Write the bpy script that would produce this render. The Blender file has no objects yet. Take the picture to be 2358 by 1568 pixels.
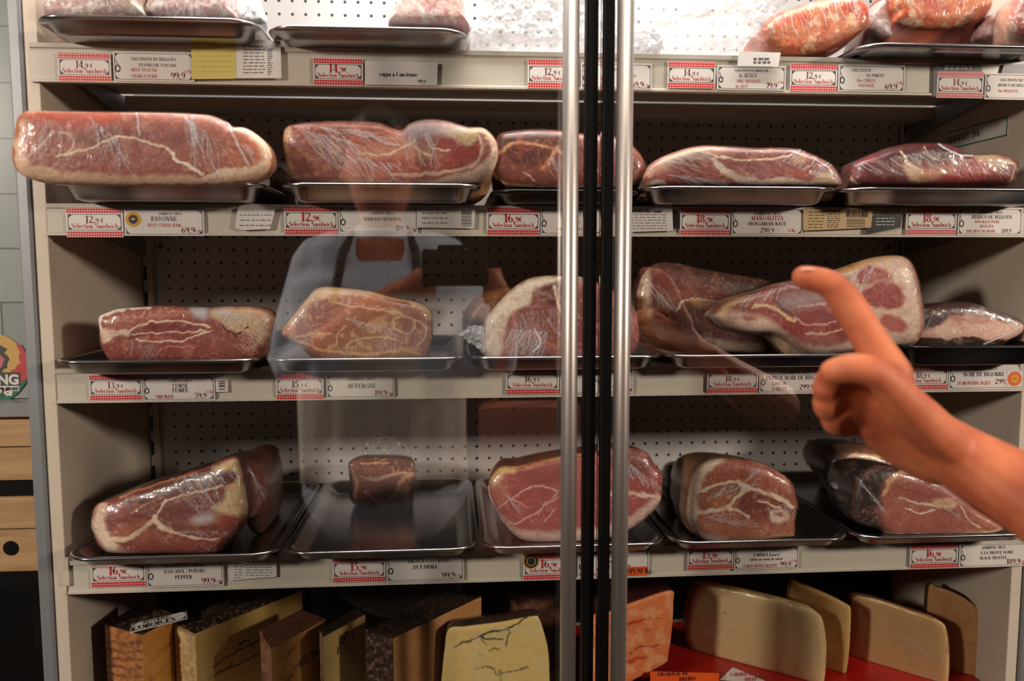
import bpy, math, random
import numpy as np
from mathutils import Matrix, Vector
rnd = random.Random(7)

# ---------------------------------------------------------------- camera
W_PX, H_PX = 2358, 1568
OZ = 1.45                                   # height of the eye-level hole row above the shop floor
FPX = 1834.0; YAW = 0.07338; PIT = -0.09063; ROL = -0.00099
CAM = np.array([0.44335, -1.28617, -0.02892 + OZ])
FW = np.array([math.sin(YAW)*math.cos(PIT), math.cos(YAW)*math.cos(PIT), math.sin(PIT)])
_r = np.array([math.cos(YAW), -math.sin(YAW), 0.0]); _u = np.cross(_r, FW)
RT = _r*math.cos(ROL) + _u*math.sin(ROL); UP = -_r*math.sin(ROL) + _u*math.cos(ROL)
scene = bpy.context.scene
cd = bpy.data.cameras.new('camera'); cam = bpy.data.objects.new('camera', cd)
scene.collection.objects.link(cam)
cd.sensor_width = 36.0; cd.lens = FPX/W_PX*36.0; cd.clip_start = 0.02; cd.clip_end = 50
_n = -FW
cam.matrix_world = Matrix(((RT[0], UP[0], _n[0], CAM[0]), (RT[1], UP[1], _n[1], CAM[1]), (RT[2], UP[2], _n[2], CAM[2]), (0, 0, 0, 1)))
cd.dof.use_dof = True; cd.dof.focus_distance = 1.03; cd.dof.aperture_fstop = 3.6
scene.camera = cam

# ---------------------------------------------------------------- world, lights, exposure
scene.view_settings.view_transform = 'Standard'
try: scene.view_settings.look = 'None'
except Exception: pass
scene.view_settings.gamma = 1.0
scene.view_settings.use_curve_mapping = False
scene.view_settings.exposure = 0.12
scene.cycles.transparent_max_bounces = 32
scene.cycles.max_bounces = 7
scene.cycles.diffuse_bounces = 3
scene.cycles.glossy_bounces = 4
scene.cycles.caustics_reflective = False
scene.cycles.caustics_refractive = False
world = bpy.data.worlds.new('shop_interior'); scene.world = world; world.use_nodes = True
world.node_tree.nodes['Background'].inputs[0].default_value = (0.75, 0.62, 0.52, 1)
world.node_tree.nodes['Background'].inputs[1].default_value = 0.30
def area(name, loc, tgt, sx, sy, power, col):
    l = bpy.data.lights.new(name, 'AREA'); l.shape = 'RECTANGLE'; l.size = sx; l.size_y = sy; l.energy = power; l.color = col
    o = bpy.data.objects.new(name, l); scene.collection.objects.link(o); o.location = loc
    o.rotation_euler = (Vector(tgt)-Vector(loc)).to_track_quat('-Z', 'Y').to_euler(); return o
# the cabinet's own tube, in the canopy above the frame just in front of the shelves
area('cabinet_canopy_tube', (0.58, -0.375, OZ+0.56), (0.58, -0.27, OZ-0.1), 1.1, 0.04, 8.0, (1.0, 0.95, 0.90))
area('cabinet_top_tube', (0.58, -0.17, OZ+0.60), (0.58, -0.15, OZ), 1.1, 0.05, 1.5, (0.88, 0.94, 1.0))
# shop ceiling panels and two added side spots that fill the cabinet interior
area('ceiling_panel_light', (0.55, -1.05, OZ+1.30), (0.55, -0.3, OZ-0.2), 1.6, 0.4, 15.0, (1.0, 0.88, 0.76))
def fill_spot(loc, tgt, power, col):  # added fill lamp, set to the side where the doors don't mirror it
    l = bpy.data.lights.new('added_fill_light', 'SPOT'); l.shadow_soft_size = 0.15; l.spot_size = math.radians(75); l.spot_blend = 0.6; l.energy = power; l.color = col
    o = bpy.data.objects.new('added_fill_light', l); scene.collection.objects.link(o); o.location = loc
    o.rotation_euler = (Vector(tgt)-Vector(loc)).to_track_quat('-Z', 'Y').to_euler()
fill_spot((2.9, -2.1, OZ+0.62), (0.75, -0.15, OZ-0.05), 270.0, (1.0, 0.84, 0.70))
fill_spot((-1.75, -2.1, OZ+0.62), (0.35, -0.15, OZ-0.05), 235.0, (1.0, 0.87, 0.75))

# ---------------------------------------------------------------- pixel <-> place helpers (photo frame 2358x1568)
def ray(px, py): return FW*FPX + RT*(px-1179.0) + UP*(784.0-py)
def atY(px, py, Y):
    d = ray(px, py); return CAM + d*((Y-CAM[1])/d[1])
def atZ(px, py, Z):
    d = ray(px, py); return CAM + d*((Z+OZ-CAM[2])/d[2])
def project(P):
    d = P-CAM; z = d@FW
    return 1179.0+FPX*(d@RT)/z, 784.0-FPX*(d@UP)/z
def lin(c):
    c = np.asarray(c, float)/255.0
    return np.where(c <= 0.04045, c/12.92, ((c+0.055)/1.055)**2.4)

# ---------------------------------------------------------------- object helpers
COL = scene.collection
def tag(o, label=None, cat=None, group=None, kind=None):
    if label: o['label'] = label
    if cat: o['category'] = cat
    if group: o['group'] = group
    if kind: o['kind'] = kind
    return o
def empty(name, loc=(0, 0, 0)):
    o = bpy.data.objects.new(name, None); COL.objects.link(o); o.location = loc; o.empty_display_size = 0.05; return o
def link(name, me, mat=None, parent=None, smooth=True):
    if mat is not None:
        for m in (mat if isinstance(mat, (list, tuple)) else [mat]): me.materials.append(m)
    if smooth and len(me.polygons): me.polygons.foreach_set('use_smooth', [True]*len(me.polygons))
    o = bpy.data.objects.new(name, me); COL.objects.link(o)
    if parent is not None: o.parent = parent
    return o
def wloc(o):
    p = np.zeros(3)
    while o is not None: p += np.array(o.location); o = o.parent
    return p
class MB:
    """collects simple solids into one mesh"""
    def __init__(s): s.v = []; s.f = []; s.m = []
    def add(s, vs, fs, mi=0):
        b = len(s.v); s.v += [tuple(map(float, v)) for v in vs]; s.f += [tuple(b+i for i in f) for f in fs]; s.m += [mi]*len(fs)
    def box(s, x0, x1, y0, y1, z0, z1, mi=0):
        vs = [(x, y, z) for x in (x0, x1) for y in (y0, y1) for z in (z0, z1)]
        s.add(vs, [(0, 1, 3, 2), (4, 6, 7, 5), (0, 4, 5, 1), (2, 3, 7, 6), (0, 2, 6, 4), (1, 5, 7, 3)], mi)
    def prism(s, poly, axis, a0, a1, mi=0):
        """poly in the two other axes, extruded along axis"""
        n = len(poly); vs = []
        for a in (a0, a1):
            for p in poly:
                q = list(p); q.insert(axis, a); vs.append(q)
        fs = [tuple(range(n)), tuple(range(2*n-1, n-1, -1))]+[(i, i+n, (i+1) % n+n, (i+1) % n) for i in range(n)]
        s.add(vs, fs, mi)
    def tube(s, path, rad, n=10, mi=0):
        path = [np.array(p, float) for p in path]; rad = rad if isinstance(rad, (list, tuple)) else [rad]*len(path)
        vs = []; up = np.array([.13, .31, .94])
        for i, p in enumerate(path):
            d = path[min(i+1, len(path)-1)]-path[max(i-1, 0)]; d /= np.linalg.norm(d)
            a = np.cross(d, up); a /= np.linalg.norm(a); b = np.cross(d, a)
            for k in range(n):
                t = 2*math.pi*k/n; vs.append(p+rad[i]*(a*math.cos(t)+b*math.sin(t)))
        m = len(path); fs = [(i*n+k, i*n+(k+1) % n, (i+1)*n+(k+1) % n, (i+1)*n+k) for i in range(m-1) for k in range(n)]
        fs += [tuple(range(n-1, -1, -1)), tuple(range((m-1)*n, m*n))]; s.add(vs, fs, mi)
    def build(s, name, mat, parent=None, smooth=False, bevel=0.0):
        V = np.array(s.v)
        if parent is not None: base = wloc(parent)
        else: base = np.array([(V[:, 0].min()+V[:, 0].max())/2, (V[:, 1].min()+V[:, 1].max())/2, V[:, 2].min()])
        me = bpy.data.meshes.new(name); me.from_pydata([tuple(v) for v in V-base], [], s.f)
        o = link(name, me, mat, parent, smooth)
        if parent is None: o.location = base
        if any(s.m): me.polygons.foreach_set('material_index', s.m)
        if bevel:
            b = o.modifiers.new('bevel', 'BEVEL'); b.width = bevel; b.segments = 2; b.limit_method = 'ANGLE'
        return o

# ---------------------------------------------------------------- materials
def new_mat(name):
    m = bpy.data.materials.new(name); m.use_nodes = True; nt = m.node_tree
    return m, nt, nt.nodes['Principled BSDF'], nt.nodes.new
def N(nt, t, **kw):
    n = nt.nodes.new(t)
    for k, v in kw.items():
        if k in n.inputs.keys(): n.inputs[k].default_value = v
        else: setattr(n, k, v)
    return n
def bump(nt, b, src, strength=0.2, dist=0.001):
    bp = N(nt, 'ShaderNodeBump'); bp.inputs['Strength'].default_value = strength; bp.inputs['Distance'].default_value = dist
    nt.links.new(src, bp.inputs['Height']); nt.links.new(bp.outputs[0], b.inputs['Normal']); return bp
def plain(name, col, rough=0.5, metal=0.0, var=0.12, scale=20.0, spec=0.5, bmp=0.0, coat=0.0):
    m, nt, b, _ = new_mat(name); c = lin(col)
    tc = N(nt, 'ShaderNodeTexCoord'); nz = N(nt, 'ShaderNodeTexNoise', Scale=scale, Detail=5.0)
    nt.links.new(tc.outputs['Object'], nz.inputs['Vector'])
    mx = N(nt, 'ShaderNodeMix', data_type='RGBA')
    mx.inputs[6].default_value = (*(c*(1-var)), 1); mx.inputs[7].default_value = (*np.minimum(c*(1+var), 1), 1)
    nt.links.new(nz.outputs[0], mx.inputs[0]); nt.links.new(mx.outputs[2], b.inputs['Base Color'])
    b.inputs['Roughness'].default_value = rough; b.inputs['Metallic'].default_value = metal
    b.inputs['Specular IOR Level'].default_value = spec; b.inputs['Coat Weight'].default_value = coat
    if bmp: bump(nt, b, nz.outputs[0], bmp, 0.002)
    return m
M = {}
M['white_enamel'] = plain('white_enamel', (216, 201, 184), 0.38, var=0.04, scale=6)
M['fascia'] = plain('rail_plastic', (206, 198, 184), 0.3, var=0.05, scale=9)
M['grey_frame'] = plain('grey_frame_metal', (150, 152, 156), 0.4, 0.35, var=0.05, scale=5)
M['alu'] = plain('brushed_aluminium', (186, 178, 172), 0.42, 0.95, var=0.06, scale=40)
M['black'] = plain('black_rubber', (10, 9, 9), 0.6, var=0.3, spec=0.15)
M['steel'] = plain('tray_steel', (165, 165, 168), 0.24, 1.0, var=0.22, scale=30, bmp=0.08)
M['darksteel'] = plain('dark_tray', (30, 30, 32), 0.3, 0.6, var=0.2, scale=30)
M['paper'] = plain('white_paper', (226, 219, 214), 0.45, var=0.03, scale=30)
M['tan_paper'] = plain('tan_paper', (206, 176, 128), 0.6, var=0.06, scale=30)
M['yellow_paper'] = plain('yellow_paper', (214, 200, 112), 0.6, var=0.08, scale=30)
M['black_card'] = plain('black_card', (26, 26, 30), 0.35, var=0.2)
M['ink'] = plain('black_ink', (34, 32, 38), 0.6, var=0.1)
M['soft_ink'] = plain('grey_ink', (92, 88, 92), 0.6, var=0.1)
M['red_ink'] = plain('red_ink', (190, 34, 44), 0.6, var=0.1)
M['soft_red'] = plain('pale_red_ink', (206, 86, 88), 0.6, var=0.1)
M['dark_red'] = plain('dark_red_ink', (120, 26, 34), 0.6, var=0.1)
M['white_ink'] = plain('white_ink', (210, 210, 214), 0.6, var=0.1)
M['gold'] = plain('seal_gold', (222, 164, 44), 0.45, var=0.1)
M['navy'] = plain('seal_navy', (30, 32, 60), 0.45, var=0.1)
M['orange_paper'] = plain('orange_paper', (236, 96, 30), 0.55, var=0.06)
M['red_mat'] = plain('red_shelf_mat', (176, 22, 16), 0.4, var=0.1, scale=14)
M['green'] = plain('green_print', (28, 110, 84), 0.5, var=0.1)
M['tape_red'] = plain('sticker_red', (196, 62, 66), 0.5, var=0.1)
M['sticker_yellow'] = plain('sticker_yellow', (206, 166, 92), 0.5, var=0.08)
M['sticker_dark'] = plain('sticker_dark', (62, 70, 62), 0.5, var=0.1)
M['sticker_pink'] = plain('sticker_pink', (196, 110, 116), 0.5, var=0.1)
M['floor'] = plain('shop_floor', (60, 46, 38), 0.5, var=0.15, scale=4)
M['shirt'] = plain('pale_shirt', (205, 212, 226), 0.85, var=0.08, scale=12, bmp=0.4)
M['apron'] = plain('cream_apron', (226, 212, 196), 0.9, var=0.06, scale=10, bmp=0.4)
M['leather'] = plain('tan_leather', (214, 128, 100), 0.5, var=0.2, scale=8)
M['trousers'] = plain('dark_trousers', (24, 24, 28), 0.8, var=0.2)
M['hair'] = plain('dark_hair', (36, 24, 18), 0.6, var=0.3, scale=60)
def m_gingham():
    m, nt, b, _ = new_mat('red_gingham_print')
    tc = N(nt, 'ShaderNodeTexCoord'); sp = N(nt, 'ShaderNodeSeparateXYZ'); nt.links.new(tc.outputs['Object'], sp.inputs[0])
    out = []
    for ax in (0, 2):
        a = N(nt, 'ShaderNodeMath', operation='MULTIPLY'); a.inputs[1].default_value = 330.0; nt.links.new(sp.outputs[ax], a.inputs[0])
        f = N(nt, 'ShaderNodeMath', operation='FRACT'); nt.links.new(a.outputs[0], f.inputs[0])
        g = N(nt, 'ShaderNodeMath', operation='GREATER_THAN'); g.inputs[1].default_value = 0.45; nt.links.new(f.outputs[0], g.inputs[0]); out.append(g)
    ad = N(nt, 'ShaderNodeMath', operation='ADD'); nt.links.new(out[0].outputs[0], ad.inputs[0]); nt.links.new(out[1].outputs[0], ad.inputs[1])
    hf = N(nt, 'ShaderNodeMath', operation='MULTIPLY'); hf.inputs[1].default_value = 0.5; nt.links.new(ad.outputs[0], hf.inputs[0])
    cr = N(nt, 'ShaderNodeValToRGB'); e = cr.color_ramp.elements
    e[0].position = 0.0; e[0].color = (*lin((236, 196, 190)), 1); e[1].position = 1.0; e[1].color = (*lin((186, 22, 34)), 1)
    x = cr.color_ramp.elements.new(0.5); x.color = (*lin((216, 84, 86)), 1)
    nt.links.new(hf.outputs[0], cr.inputs[0]); nt.links.new(cr.outputs[0], b.inputs['Base Color']); b.inputs['Roughness'].default_value = 0.45
    return m
M['gingham'] = m_gingham()
def m_pegboard():
    m, nt, b, _ = new_mat('perforated_enamel_panel')
    g = N(nt, 'ShaderNodeNewGeometry'); sp = N(nt, 'ShaderNodeSeparateXYZ'); nt.links.new(g.outputs['Position'], sp.inputs[0])
    ds = []
    for ax, off in ((0, 0.0), (2, OZ)):
        s = N(nt, 'ShaderNodeMath', operation='SUBTRACT'); s.inputs[1].default_value = off-0.01; nt.links.new(sp.outputs[ax], s.inputs[0])
        a = N(nt, 'ShaderNodeMath', operation='MODULO' if 0 else 'FLOORED_MODULO'); a.inputs[1].default_value = 0.02; nt.links.new(s.outputs[0], a.inputs[0])
        c = N(nt, 'ShaderNodeMath', operation='SUBTRACT'); c.inputs[1].default_value = 0.01; nt.links.new(a.outputs[0], c.inputs[0]); ds.append(c)
    cb = N(nt, 'ShaderNodeCombineXYZ'); nt.links.new(ds[0].outputs[0], cb.inputs[0]); nt.links.new(ds[1].outputs[0], cb.inputs[1])
    ln = N(nt, 'ShaderNodeVectorMath', operation='LENGTH'); nt.links.new(cb.outputs[0], ln.inputs[0])
    lt = N(nt, 'ShaderNodeMath', operation='LESS_THAN'); lt.inputs[1].default_value = 0.0024; nt.links.new(ln.outputs['Value'], lt.inputs[0])
    # the outermost columns of the sheet have no holes
    ga = N(nt, 'ShaderNodeMath', operation='GREATER_THAN'); ga.inputs[1].default_value = -0.008; nt.links.new(sp.outputs[0], ga.inputs[0])
    gb = N(nt, 'ShaderNodeMath', operation='LESS_THAN'); gb.inputs[1].default_value = 1.168; nt.links.new(sp.outputs[0], gb.inputs[0])
    m1 = N(nt, 'ShaderNodeMath', operation='MULTIPLY'); nt.links.new(lt.outputs[0], m1.inputs[0]); nt.links.new(ga.outputs[0], m1.inputs[1])
    m2 = N(nt, 'ShaderNodeMath', operation='MULTIPLY'); nt.links.new(m1.outputs[0], m2.inputs[0]); nt.links.new(gb.outputs[0], m2.inputs[1])
    mx = N(nt, 'ShaderNodeMix', data_type='RGBA'); mx.inputs[6].default_value = (*lin((200, 194, 192)), 1); mx.inputs[7].default_value = (0.006, 0.005, 0.005, 1)
    nt.links.new(m2.outputs[0], mx.inputs[0]); nt.links.new(mx.outputs[2], b.inputs['Base Color']); b.inputs['Roughness'].default_value = 0.45
    return m
M['pegboard'] = m_pegboard()
def two_sided(nt, fr):
    # thin film / thin pane: same reflectance from either side
    g = N(nt, 'ShaderNodeNewGeometry'); mr = N(nt, 'ShaderNodeMapRange'); mr.inputs['To Min'].default_value = 1.5; mr.inputs['To Max'].default_value = 1/1.5
    nt.links.new(g.outputs['Backfacing'], mr.inputs['Value']); nt.links.new(mr.outputs[0], fr.inputs[0])
def m_glass():
    m, nt, b, _ = new_mat('door_glass'); nt.nodes.remove(b); out = nt.nodes['Material Output']
    tr = N(nt, 'ShaderNodeBsdfTransparent'); tr.inputs[0].default_value = (0.97, 0.975, 0.97, 1)
    gl = N(nt, 'ShaderNodeBsdfGlossy'); gl.inputs['Roughness'].default_value = 0.0; gl.inputs['Color'].default_value = (0.95, 0.97, 1, 1)
    fr = N(nt, 'ShaderNodeFresnel'); fr.inputs[0].default_value = 1.5
    two_sided(nt, fr)
    mu = N(nt, 'ShaderNodeMath', operation='MULTIPLY'); mu.inputs[1].default_value = 2.5; mu.use_clamp = True; nt.links.new(fr.outputs[0], mu.inputs[0])
    mx = N(nt, 'ShaderNodeMixShader'); nt.links.new(mu.outputs[0], mx.inputs[0]); nt.links.new(tr.outputs[0], mx.inputs[1]); nt.links.new(gl.outputs[0], mx.inputs[2])
    nt.links.new(mx.outputs[0], out.inputs['Surface']); return m
M['glass'] = m_glass()
def m_painted(name, rough=0.38, fine=260.0, famt=0.22, bmp=0.25, spec=0.5, gam=1.0, mul=(1, 1, 1), sat=1.0):
    """surface whose own colours (fat, muscle, rind, mould) are laid down per point, broken up by fine noise"""
    m, nt, b, _ = new_mat(name)
    at = N(nt, 'ShaderNodeAttribute'); at.attribute_name = 'col'
    tc = N(nt, 'ShaderNodeTexCoord'); nz = N(nt, 'ShaderNodeTexNoise', Scale=fine, Detail=6.0, Roughness=0.65); nt.links.new(tc.outputs['Object'], nz.inputs['Vector'])
    mr = N(nt, 'ShaderNodeMapRange'); mr.inputs['From Min'].default_value = 0.3; mr.inputs['From Max'].default_value = 0.7
    mr.inputs['To Min'].default_value = 1-famt; mr.inputs['To Max'].default_value = 1+famt; nt.links.new(nz.outputs[0], mr.inputs['Value'])
    gm = N(nt, 'ShaderNodeGamma', Gamma=gam); nt.links.new(at.outputs['Color'], gm.inputs[0]); mm = N(nt, 'ShaderNodeVectorMath', operation='MULTIPLY'); mm.inputs[1].default_value = mul; hs = N(nt, 'ShaderNodeHueSaturation', Saturation=sat); nt.links.new(gm.outputs[0], hs.inputs['Color']); nt.links.new(hs.outputs[0], mm.inputs[0])
    vm = N(nt, 'ShaderNodeVectorMath', operation='SCALE'); nt.links.new(mm.outputs[0], vm.inputs[0]); nt.links.new(mr.outputs[0], vm.inputs['Scale'])
    nt.links.new(vm.outputs[0], b.inputs['Base Color']); b.inputs['Roughness'].default_value = rough; b.inputs['Specular IOR Level'].default_value = spec
    bump(nt, b, nz.outputs[0], bmp, 0.0015)
    return m
M['meat'] = m_painted('cured_meat', gam=1.16, mul=(1.06, 1.03, 0.98), sat=0.9)
M['salami'] = m_painted('salami_meat', 0.4, 160, 0.3, 0.5)
M['cheese'] = m_painted('cheese_paste', 0.5, 120, 0.07, 0.12, 0.35)
def m_wrap(name, base=0.03, white=(235, 238, 245), rough=0.12, scale=55.0, bstr=0.9, dist=0.004, fres=1.0):
    m, nt, b, _ = new_mat(name); out = nt.nodes['Material Output']
    at = N(nt, 'ShaderNodeAttribute'); at.attribute_name = 'col'
    tc = N(nt, 'ShaderNodeTexCoord'); mp = N(nt, 'ShaderNodeMapping'); mp.inputs['Scale'].default_value = (1.0, 0.6, 0.35); mp.inputs['Rotation'].default_value = (0.2, 0.5, 0.3)
    nt.links.new(tc.outputs['Object'], mp.inputs[0])
    nz = N(nt, 'ShaderNodeTexNoise', Scale=scale, Detail=4.0, Roughness=0.55, Distortion=0.8); nz.noise_type = 'RIDGED_MULTIFRACTAL' if 0 else 'FBM'
    nt.links.new(mp.outputs[0], nz.inputs['Vector'])
    bp = N(nt, 'ShaderNodeBump'); bp.inputs['Strength'].default_value = bstr; bp.inputs['Distance'].default_value = dist; nt.links.new(nz.outputs[0], bp.inputs['Height'])
    tr = N(nt, 'ShaderNodeBsdfTransparent')
    gl = N(nt, 'ShaderNodeBsdfGlossy'); gl.inputs['Roughness'].default_value = rough; nt.links.new(bp.outputs[0], gl.inputs['Normal'])
    fr = N(nt, 'ShaderNodeFresnel'); fr.inputs[0].default_value = 1.5; nt.links.new(bp.outputs[0], fr.inputs['Normal'])
    two_sided(nt, fr)
    fm = N(nt, 'ShaderNodeMath', operation='MULTIPLY'); fm.inputs[1].default_value = fres; fm.use_clamp = True; nt.links.new(fr.outputs[0], fm.inputs[0])
    m1 = N(nt, 'ShaderNodeMixShader'); nt.links.new(fm.outputs[0], m1.inputs[0]); nt.links.new(tr.outputs[0], m1.inputs[1]); nt.links.new(gl.outputs[0], m1.inputs[2])
    b.inputs['Base Color'].default_value = (*lin(white), 1); b.inputs['Roughness'].default_value = 0.3; nt.links.new(bp.outputs[0], b.inputs['Normal'])
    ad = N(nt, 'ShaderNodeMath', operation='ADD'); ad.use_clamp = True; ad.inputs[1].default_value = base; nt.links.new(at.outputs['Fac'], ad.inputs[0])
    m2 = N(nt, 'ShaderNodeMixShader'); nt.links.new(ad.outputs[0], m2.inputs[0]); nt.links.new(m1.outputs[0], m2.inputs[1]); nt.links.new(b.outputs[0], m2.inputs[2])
    nt.links.new(m2.outputs[0], out.inputs['Surface']); return m
M['wrap'] = m_wrap('cling_film', 0.015, bstr=0.5, dist=0.002, fres=0.55, rough=0.16)
M['bag'] = m_wrap('clear_plastic_bag', 0.07, scale=9, bstr=0.8, dist=0.008, fres=1.3, rough=0.2)
M['white_bag'] = m_wrap('crumpled_white_film', 0.35, scale=24, bstr=0.7, dist=0.005, fres=1.2, rough=0.25)
def m_wood(name, c1, c2, sc=6.0):
    m, nt, b, _ = new_mat(name); tc = N(nt, 'ShaderNodeTexCoord'); mp = N(nt, 'ShaderNodeMapping'); mp.inputs['Scale'].default_value = (1, 1, 9)
    nt.links.new(tc.outputs['Object'], mp.inputs[0]); nz = N(nt, 'ShaderNodeTexNoise', Scale=sc, Detail=6.0, Distortion=1.2); nt.links.new(mp.outputs[0], nz.inputs['Vector'])
    cr = N(nt, 'ShaderNodeValToRGB'); cr.color_ramp.elements[0].position = 0.3; cr.color_ramp.elements[1].position = 0.7
    cr.color_ramp.elements[0].color = (*lin(c1), 1); cr.color_ramp.elements[1].color = (*lin(c2), 1)
    nt.links.new(nz.outputs[0], cr.inputs[0]); nt.links.new(cr.outputs[0], b.inputs['Base Color']); b.inputs['Roughness'].default_value = 0.6; return m
M['crate'] = m_wood('pale_crate_wood', (168, 126, 84), (206, 168, 122))
def m_tiles():
    m, nt, b, _ = new_mat('glazed_wall_tile'); g = N(nt, 'ShaderNodeNewGeometry'); mp = N(nt, 'ShaderNodeMapping'); mp.vector_type = 'POINT'
    mp.inputs['Rotation'].default_value = (math.radians(-90), 0, 0); mp.inputs['Location'].default_value = (0.0, 0.004, 0)
    nt.links.new(g.outputs['Position'], mp.inputs[0])
    br = N(nt, 'ShaderNodeTexBrick'); br.inputs['Scale'].default_value = 1.0; br.inputs['Mortar Size'].default_value = 0.0012; br.inputs['Brick Width'].default_value = 0.2; br.inputs['Row Height'].default_value = 0.0765
    br.inputs['Color1'].default_value = (*lin((150, 157, 156)), 1); br.inputs['Color2'].default_value = (*lin((162, 167, 163)), 1); br.inputs['Mortar'].default_value = (*lin((104, 108, 104)), 1)
    nt.links.new(mp.outputs[0], br.inputs['Vector']); nt.links.new(br.outputs[0], b.inputs['Base Color']); b.inputs['Roughness'].default_value = 0.25; return m
M['tiles'] = m_tiles()
def m_skin():
    m, nt, b, _ = new_mat('skin'); tc = N(nt, 'ShaderNodeTexCoord'); nz = N(nt, 'ShaderNodeTexNoise', Scale=28.0, Detail=4.0); nt.links.new(tc.outputs['Object'], nz.inputs['Vector'])
    cr = N(nt, 'ShaderNodeValToRGB'); cr.color_ramp.elements[0].position = 0.35; cr.color_ramp.elements[1].position = 0.68
    cr.color_ramp.elements[0].color = (*lin((170, 84, 54)), 1); cr.color_ramp.elements[1].color = (*lin((204, 118, 76)), 1)
    nt.links.new(nz.outputs[0], cr.inputs[0]); nt.links.new(cr.outputs[0], b.inputs['Base Color']); b.inputs['Roughness'].default_value = 0.62
    b.inputs['Subsurface Weight'].default_value = 0.15; b.inputs['Subsurface Radius'].default_value = (0.01, 0.004, 0.002); b.inputs['Subsurface Scale'].default_value = 0.6
    return m
M['skin'] = m_skin()
# ---------------------------------------------------------------- noise and painting (numpy)
def _h(ix, iy, s):
    n = (ix*374761393 + iy*668265263 + s*974711) & 0x7fffffff
    n = (n ^ (n >> 13))*1274126177 & 0x7fffffff
    return ((n ^ (n >> 16)) & 0xffff)/65535.0
def vnoise(x, y, s=0):
    ix = np.floor(x).astype(np.int64); iy = np.floor(y).astype(np.int64); fx = x-ix; fy = y-iy
    fx = fx*fx*(3-2*fx); fy = fy*fy*(3-2*fy)
    a = _h(ix, iy, s); b = _h(ix+1, iy, s); c = _h(ix, iy+1, s); d = _h(ix+1, iy+1, s)
    return (a*(1-fx)+b*fx)*(1-fy)+(c*(1-fx)+d*fx)*fy
def fbm(x, y, s=0, o=3):
    r = 0; a = 0.5; t = 0
    for i in range(o):
        r = r+a*vnoise(x, y, s+i*17); t += a; x = x*2.03; y = y*2.03; a *= 0.5
    return r/t
def crom(pts, closed, n):
    """Catmull-Rom through pts, resampled evenly to n points"""
    P = np.array(pts, float); m = len(P)
    idx = lambda i: P[i % m] if closed else P[min(max(i, 0), m-1)]
    out = []
    for i in range(m if closed else m-1):
        p0, p1, p2, p3 = idx(i-1), idx(i), idx(i+1), idx(i+2)
        for t in np.arange(12)/12.0:
            out.append(0.5*((2*p1)+(-p0+p2)*t+(2*p0-5*p1+4*p2-p3)*t*t+(-p0+3*p1-3*p2+p3)*t**3))
    if closed: out.append(out[0])
    else: out.append(P[-1])
    out = np.array(out); d = np.r_[0, np.cumsum(np.linalg.norm(np.diff(out, axis=0), axis=1))]
    t = np.linspace(0, d[-1], n+1)[:-1] if closed else np.linspace(0, d[-1], n)
    return np.stack([np.interp(t, d, out[:, k]) for k in range(P.shape[1])], 1)
def segdist(x, y, L):
    best = np.full(x.shape, 1e9)
    for (ax, ay), (bx, by) in zip(L[:-1], L[1:]):
        dx, dy = bx-ax, by-ay; q = dx*dx+dy*dy+1e-9
        t = np.clip(((x-ax)*dx+(y-ay)*dy)/q, 0, 1)
        best = np.minimum(best, (x-ax-t*dx)**2+(y-ay-t*dy)**2)
    return np.sqrt(best)
def inside(x, y, L):
    r = np.zeros(x.shape, bool); n = len(L)
    for i in range(n):
        x1, y1 = L[i]; x2, y2 = L[(i+1) % n]
        if y1 == y2: continue
        c = ((y1 > y) != (y2 > y)) & (x < (x2-x1)*(y-y1)/(y2-y1)+x1); r ^= c
    return r
ZO = {1: (0, 0, 2.8), 2: (600, 0, 2.8), 3: (1350, 0, 2.339), 4: (0, 500, 2.9475), 5: (600, 500, 2.9475), 6: (1350, 450, 2.339), 7: (0, 950, 2.5375), 8: (600, 950, 2.5375), 9: (1350, 950, 2.339), 0: (0, 0, 1.0)}
def zc(z, pts):
    ox, oy, s = ZO[z]; return [(ox+p[0]/s, oy+p[1]/s) for p in pts]
FAT = (240, 216, 194); FATY = (238, 206, 150); WHT = (250, 242, 230); RED = (164, 66, 56); BRN = (132, 68, 52); DRK = (84, 40, 34); PNK = (204, 138, 118); RIND = (176, 106, 52); PURP = (150, 86, 84); LPNK = (220, 170, 152)
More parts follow.
